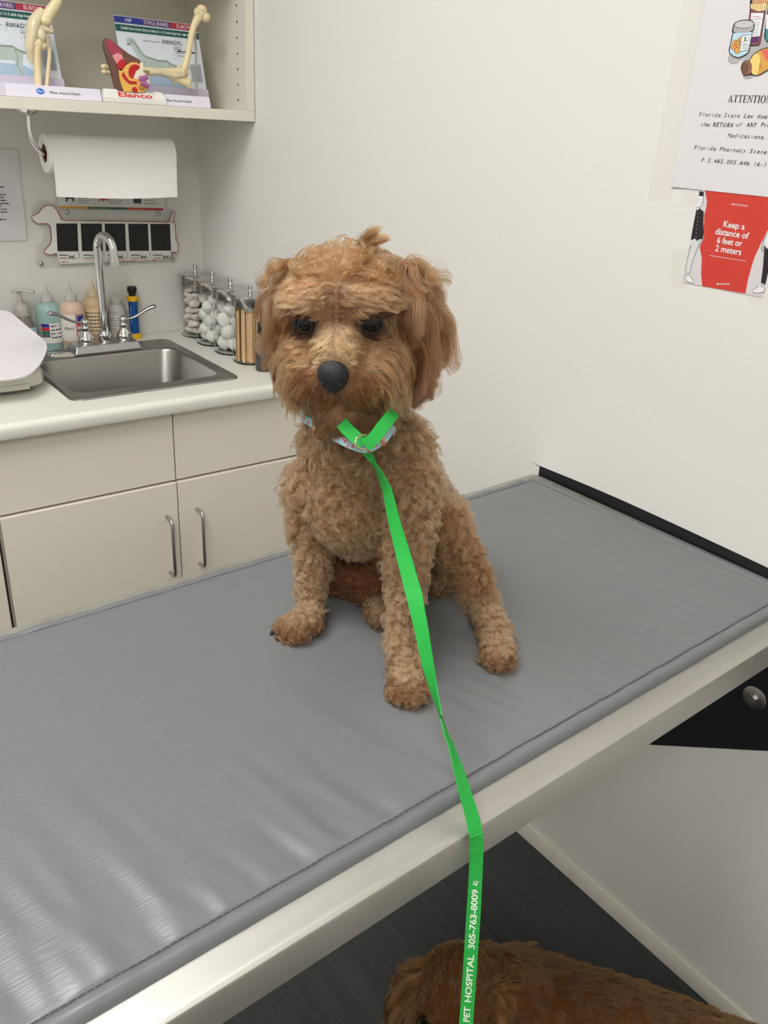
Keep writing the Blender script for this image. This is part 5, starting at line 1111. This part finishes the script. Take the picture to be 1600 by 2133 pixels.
col_ = band(cp, .0085, PATT, 'collar', dog)
def ringm(c, nrm_, r, w, m, nm, par, sq=1.0):
    n_ = nrm(np.array(nrm_)); a = nrm(np.cross(n_, (.1, .2, 1))); b_ = np.cross(n_, a)
    return MB().tube([c+a*r*math.cos(k*.2618)+b_*r*sq*math.sin(k*.2618) for k in range(25)], w, 10).build(nm, m, par, smooth=60)
ringm(DF(670, 896, .047), nrm(DF(690, 905, .052)-DF(655, 884, .036)), .0088, .0013, ROSE, 'slide_ring', col_)
ringm(DF(797, 914, .050), nrm(DF(798, 916, .044)-DF(765, 934, .060))+hf*.6, .0075, .0013, ROSE, 'tag_ring', col_)
lring = ringm(DF(757, 921, .072), nrm(-_F*.8+_R0*.45), .0085, .0010, BRASS, 'slip_ring', lt, .8)
band([DF(712, 880, .062), DF(722, 893, .066), DF(738, 908, .070), DF(757, 926, .072)], .0125, LG, 'neck_loop', lt)
band([DF(760, 928, .072), DF(778, 914, .066), DF(800, 885, .050), DF(822, 858, .025)], .0125, LG, 'neck_loop', lt)

# ------------------------------------------------------------------ second dog on the floor
H2 = onD(940, 2142, .985)
h2f = nrm(np.array((-.74, -.62, -.12))); h2l = nrm(np.cross((0, 0, 1), h2f)); h2u = np.cross(h2f, h2l)
def H2P(a, b_, c): return H2+(h2f*a+h2l*b_+h2u*c)*.88
sh2 = onZ(1085, 2085, H2[2]-.080); ru2 = onZ(1470, 2235, H2[2]-.09); bd = ru2-sh2; bd[2] = 0; bd = nrm(bd); bl_ = np.cross((0, 0, 1), bd)
S2 = np.array((*sh2[:2], H2[2]-.100)); U2 = S2+bd*.30
def leg2(c, s):
    top = c+bl_*s*.05; return [(top+(0, 0, -.03), .040, top+(0, 0, -.13), .028), (top+(0, 0, -.13), .026, np.array((top[0], top[1], .025)), .019), (np.array((top[0], top[1], .02)), .019, np.array((top[0]-bd[0]*.03, top[1]-bd[1]*.03, .018)), .017)]
caps2 = [(H2P(-.055, 0, .004), .050, H2P(-.04, 0, .002), .048), (H2P(-.02, 0, -.025), .036, H2P(.04, 0, -.04), .025), (H2P(-.03, .03, -.03), .034, H2P(-.03, -.03, -.03), .034), (H2P(-.07, 0, -.02), .05, S2+bd*.01+np.array((0, 0, .015)), .066), (S2, .078, S2+bd*.14, .082), (S2+bd*.14, .082, U2, .076), (U2, .03, U2+bd*.10+np.array((0, 0, .01)), .012)]
for c_, s in ((S2, 1), (S2, -1), (U2, 1), (U2, -1)): caps2 += leg2(c_-np.array((0, 0, .03)), s)
O2 = np.array((S2[0], S2[1], 0.0))
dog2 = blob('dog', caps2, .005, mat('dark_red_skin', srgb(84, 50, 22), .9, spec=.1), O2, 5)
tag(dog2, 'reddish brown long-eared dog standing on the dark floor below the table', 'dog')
for s in (-1, 1): MB().ell(H2P(.006, s*.034, .0), .012, 20, 14).build('eye', EYEM, dog2, smooth=80)
MB().ell(H2P(.066, 0, -.03), .013, 16, 12, [h2l*1.2, h2f, h2u]).build('nose', NOSE, dog2, smooth=80)
HM2 = hair_mat('red_coat_hair', .40)
P, N, _ = sample(dog2.data, O2, 100000, np.random.default_rng(13))
ok = (np.minimum(np.linalg.norm(P-H2P(.006, .034, 0), axis=1), np.linalg.norm(P-H2P(.006, -.034, 0), axis=1)) > .014) & (P[:, 2] > .012)
P, N = P[ok], N[ok]; hd = np.linalg.norm(P-H2P(-.03, 0, 0), axis=1) < .09
Dv = np.where(hd[:, None], -h2f+.15*down, bd+.35*down); D = tang(Dv+.08*np.random.default_rng(2).normal(0, 1, P.shape), N)
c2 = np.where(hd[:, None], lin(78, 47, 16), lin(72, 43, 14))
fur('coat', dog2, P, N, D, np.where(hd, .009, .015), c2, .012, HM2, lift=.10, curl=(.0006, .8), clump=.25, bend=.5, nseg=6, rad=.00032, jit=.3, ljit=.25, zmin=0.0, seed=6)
for s in (-1, 1):
    ec = H2P(-.050, s*.062, -.036); ea = [nrm(h2f), nrm(h2l*s+h2u*.25), nrm(h2u-h2l*s*.25)]
    ear = MB().ell(ec, (.034, .010, .056), 24, 18, ea).build('ear', SKIN, dog2, smooth=80)
    Pe, Ne, _ = sample(ear.data, np.array(wloc(ear)), 9000, np.random.default_rng(50+s))
    De = tang(np.tile(down+h2l*s*.2, (len(Pe), 1)), Ne)
    fur('ear_hair', ear, Pe, Ne, De, np.full(len(Pe), .034), np.tile(lin(84, 52, 20), (len(Pe), 1)), .012, HM2, lift=.28, curl=(.003, .8), clump=.6, bend=.6, nseg=8, rad=.00034, jit=.4, ljit=.4, grav=.2, seed=60+s)
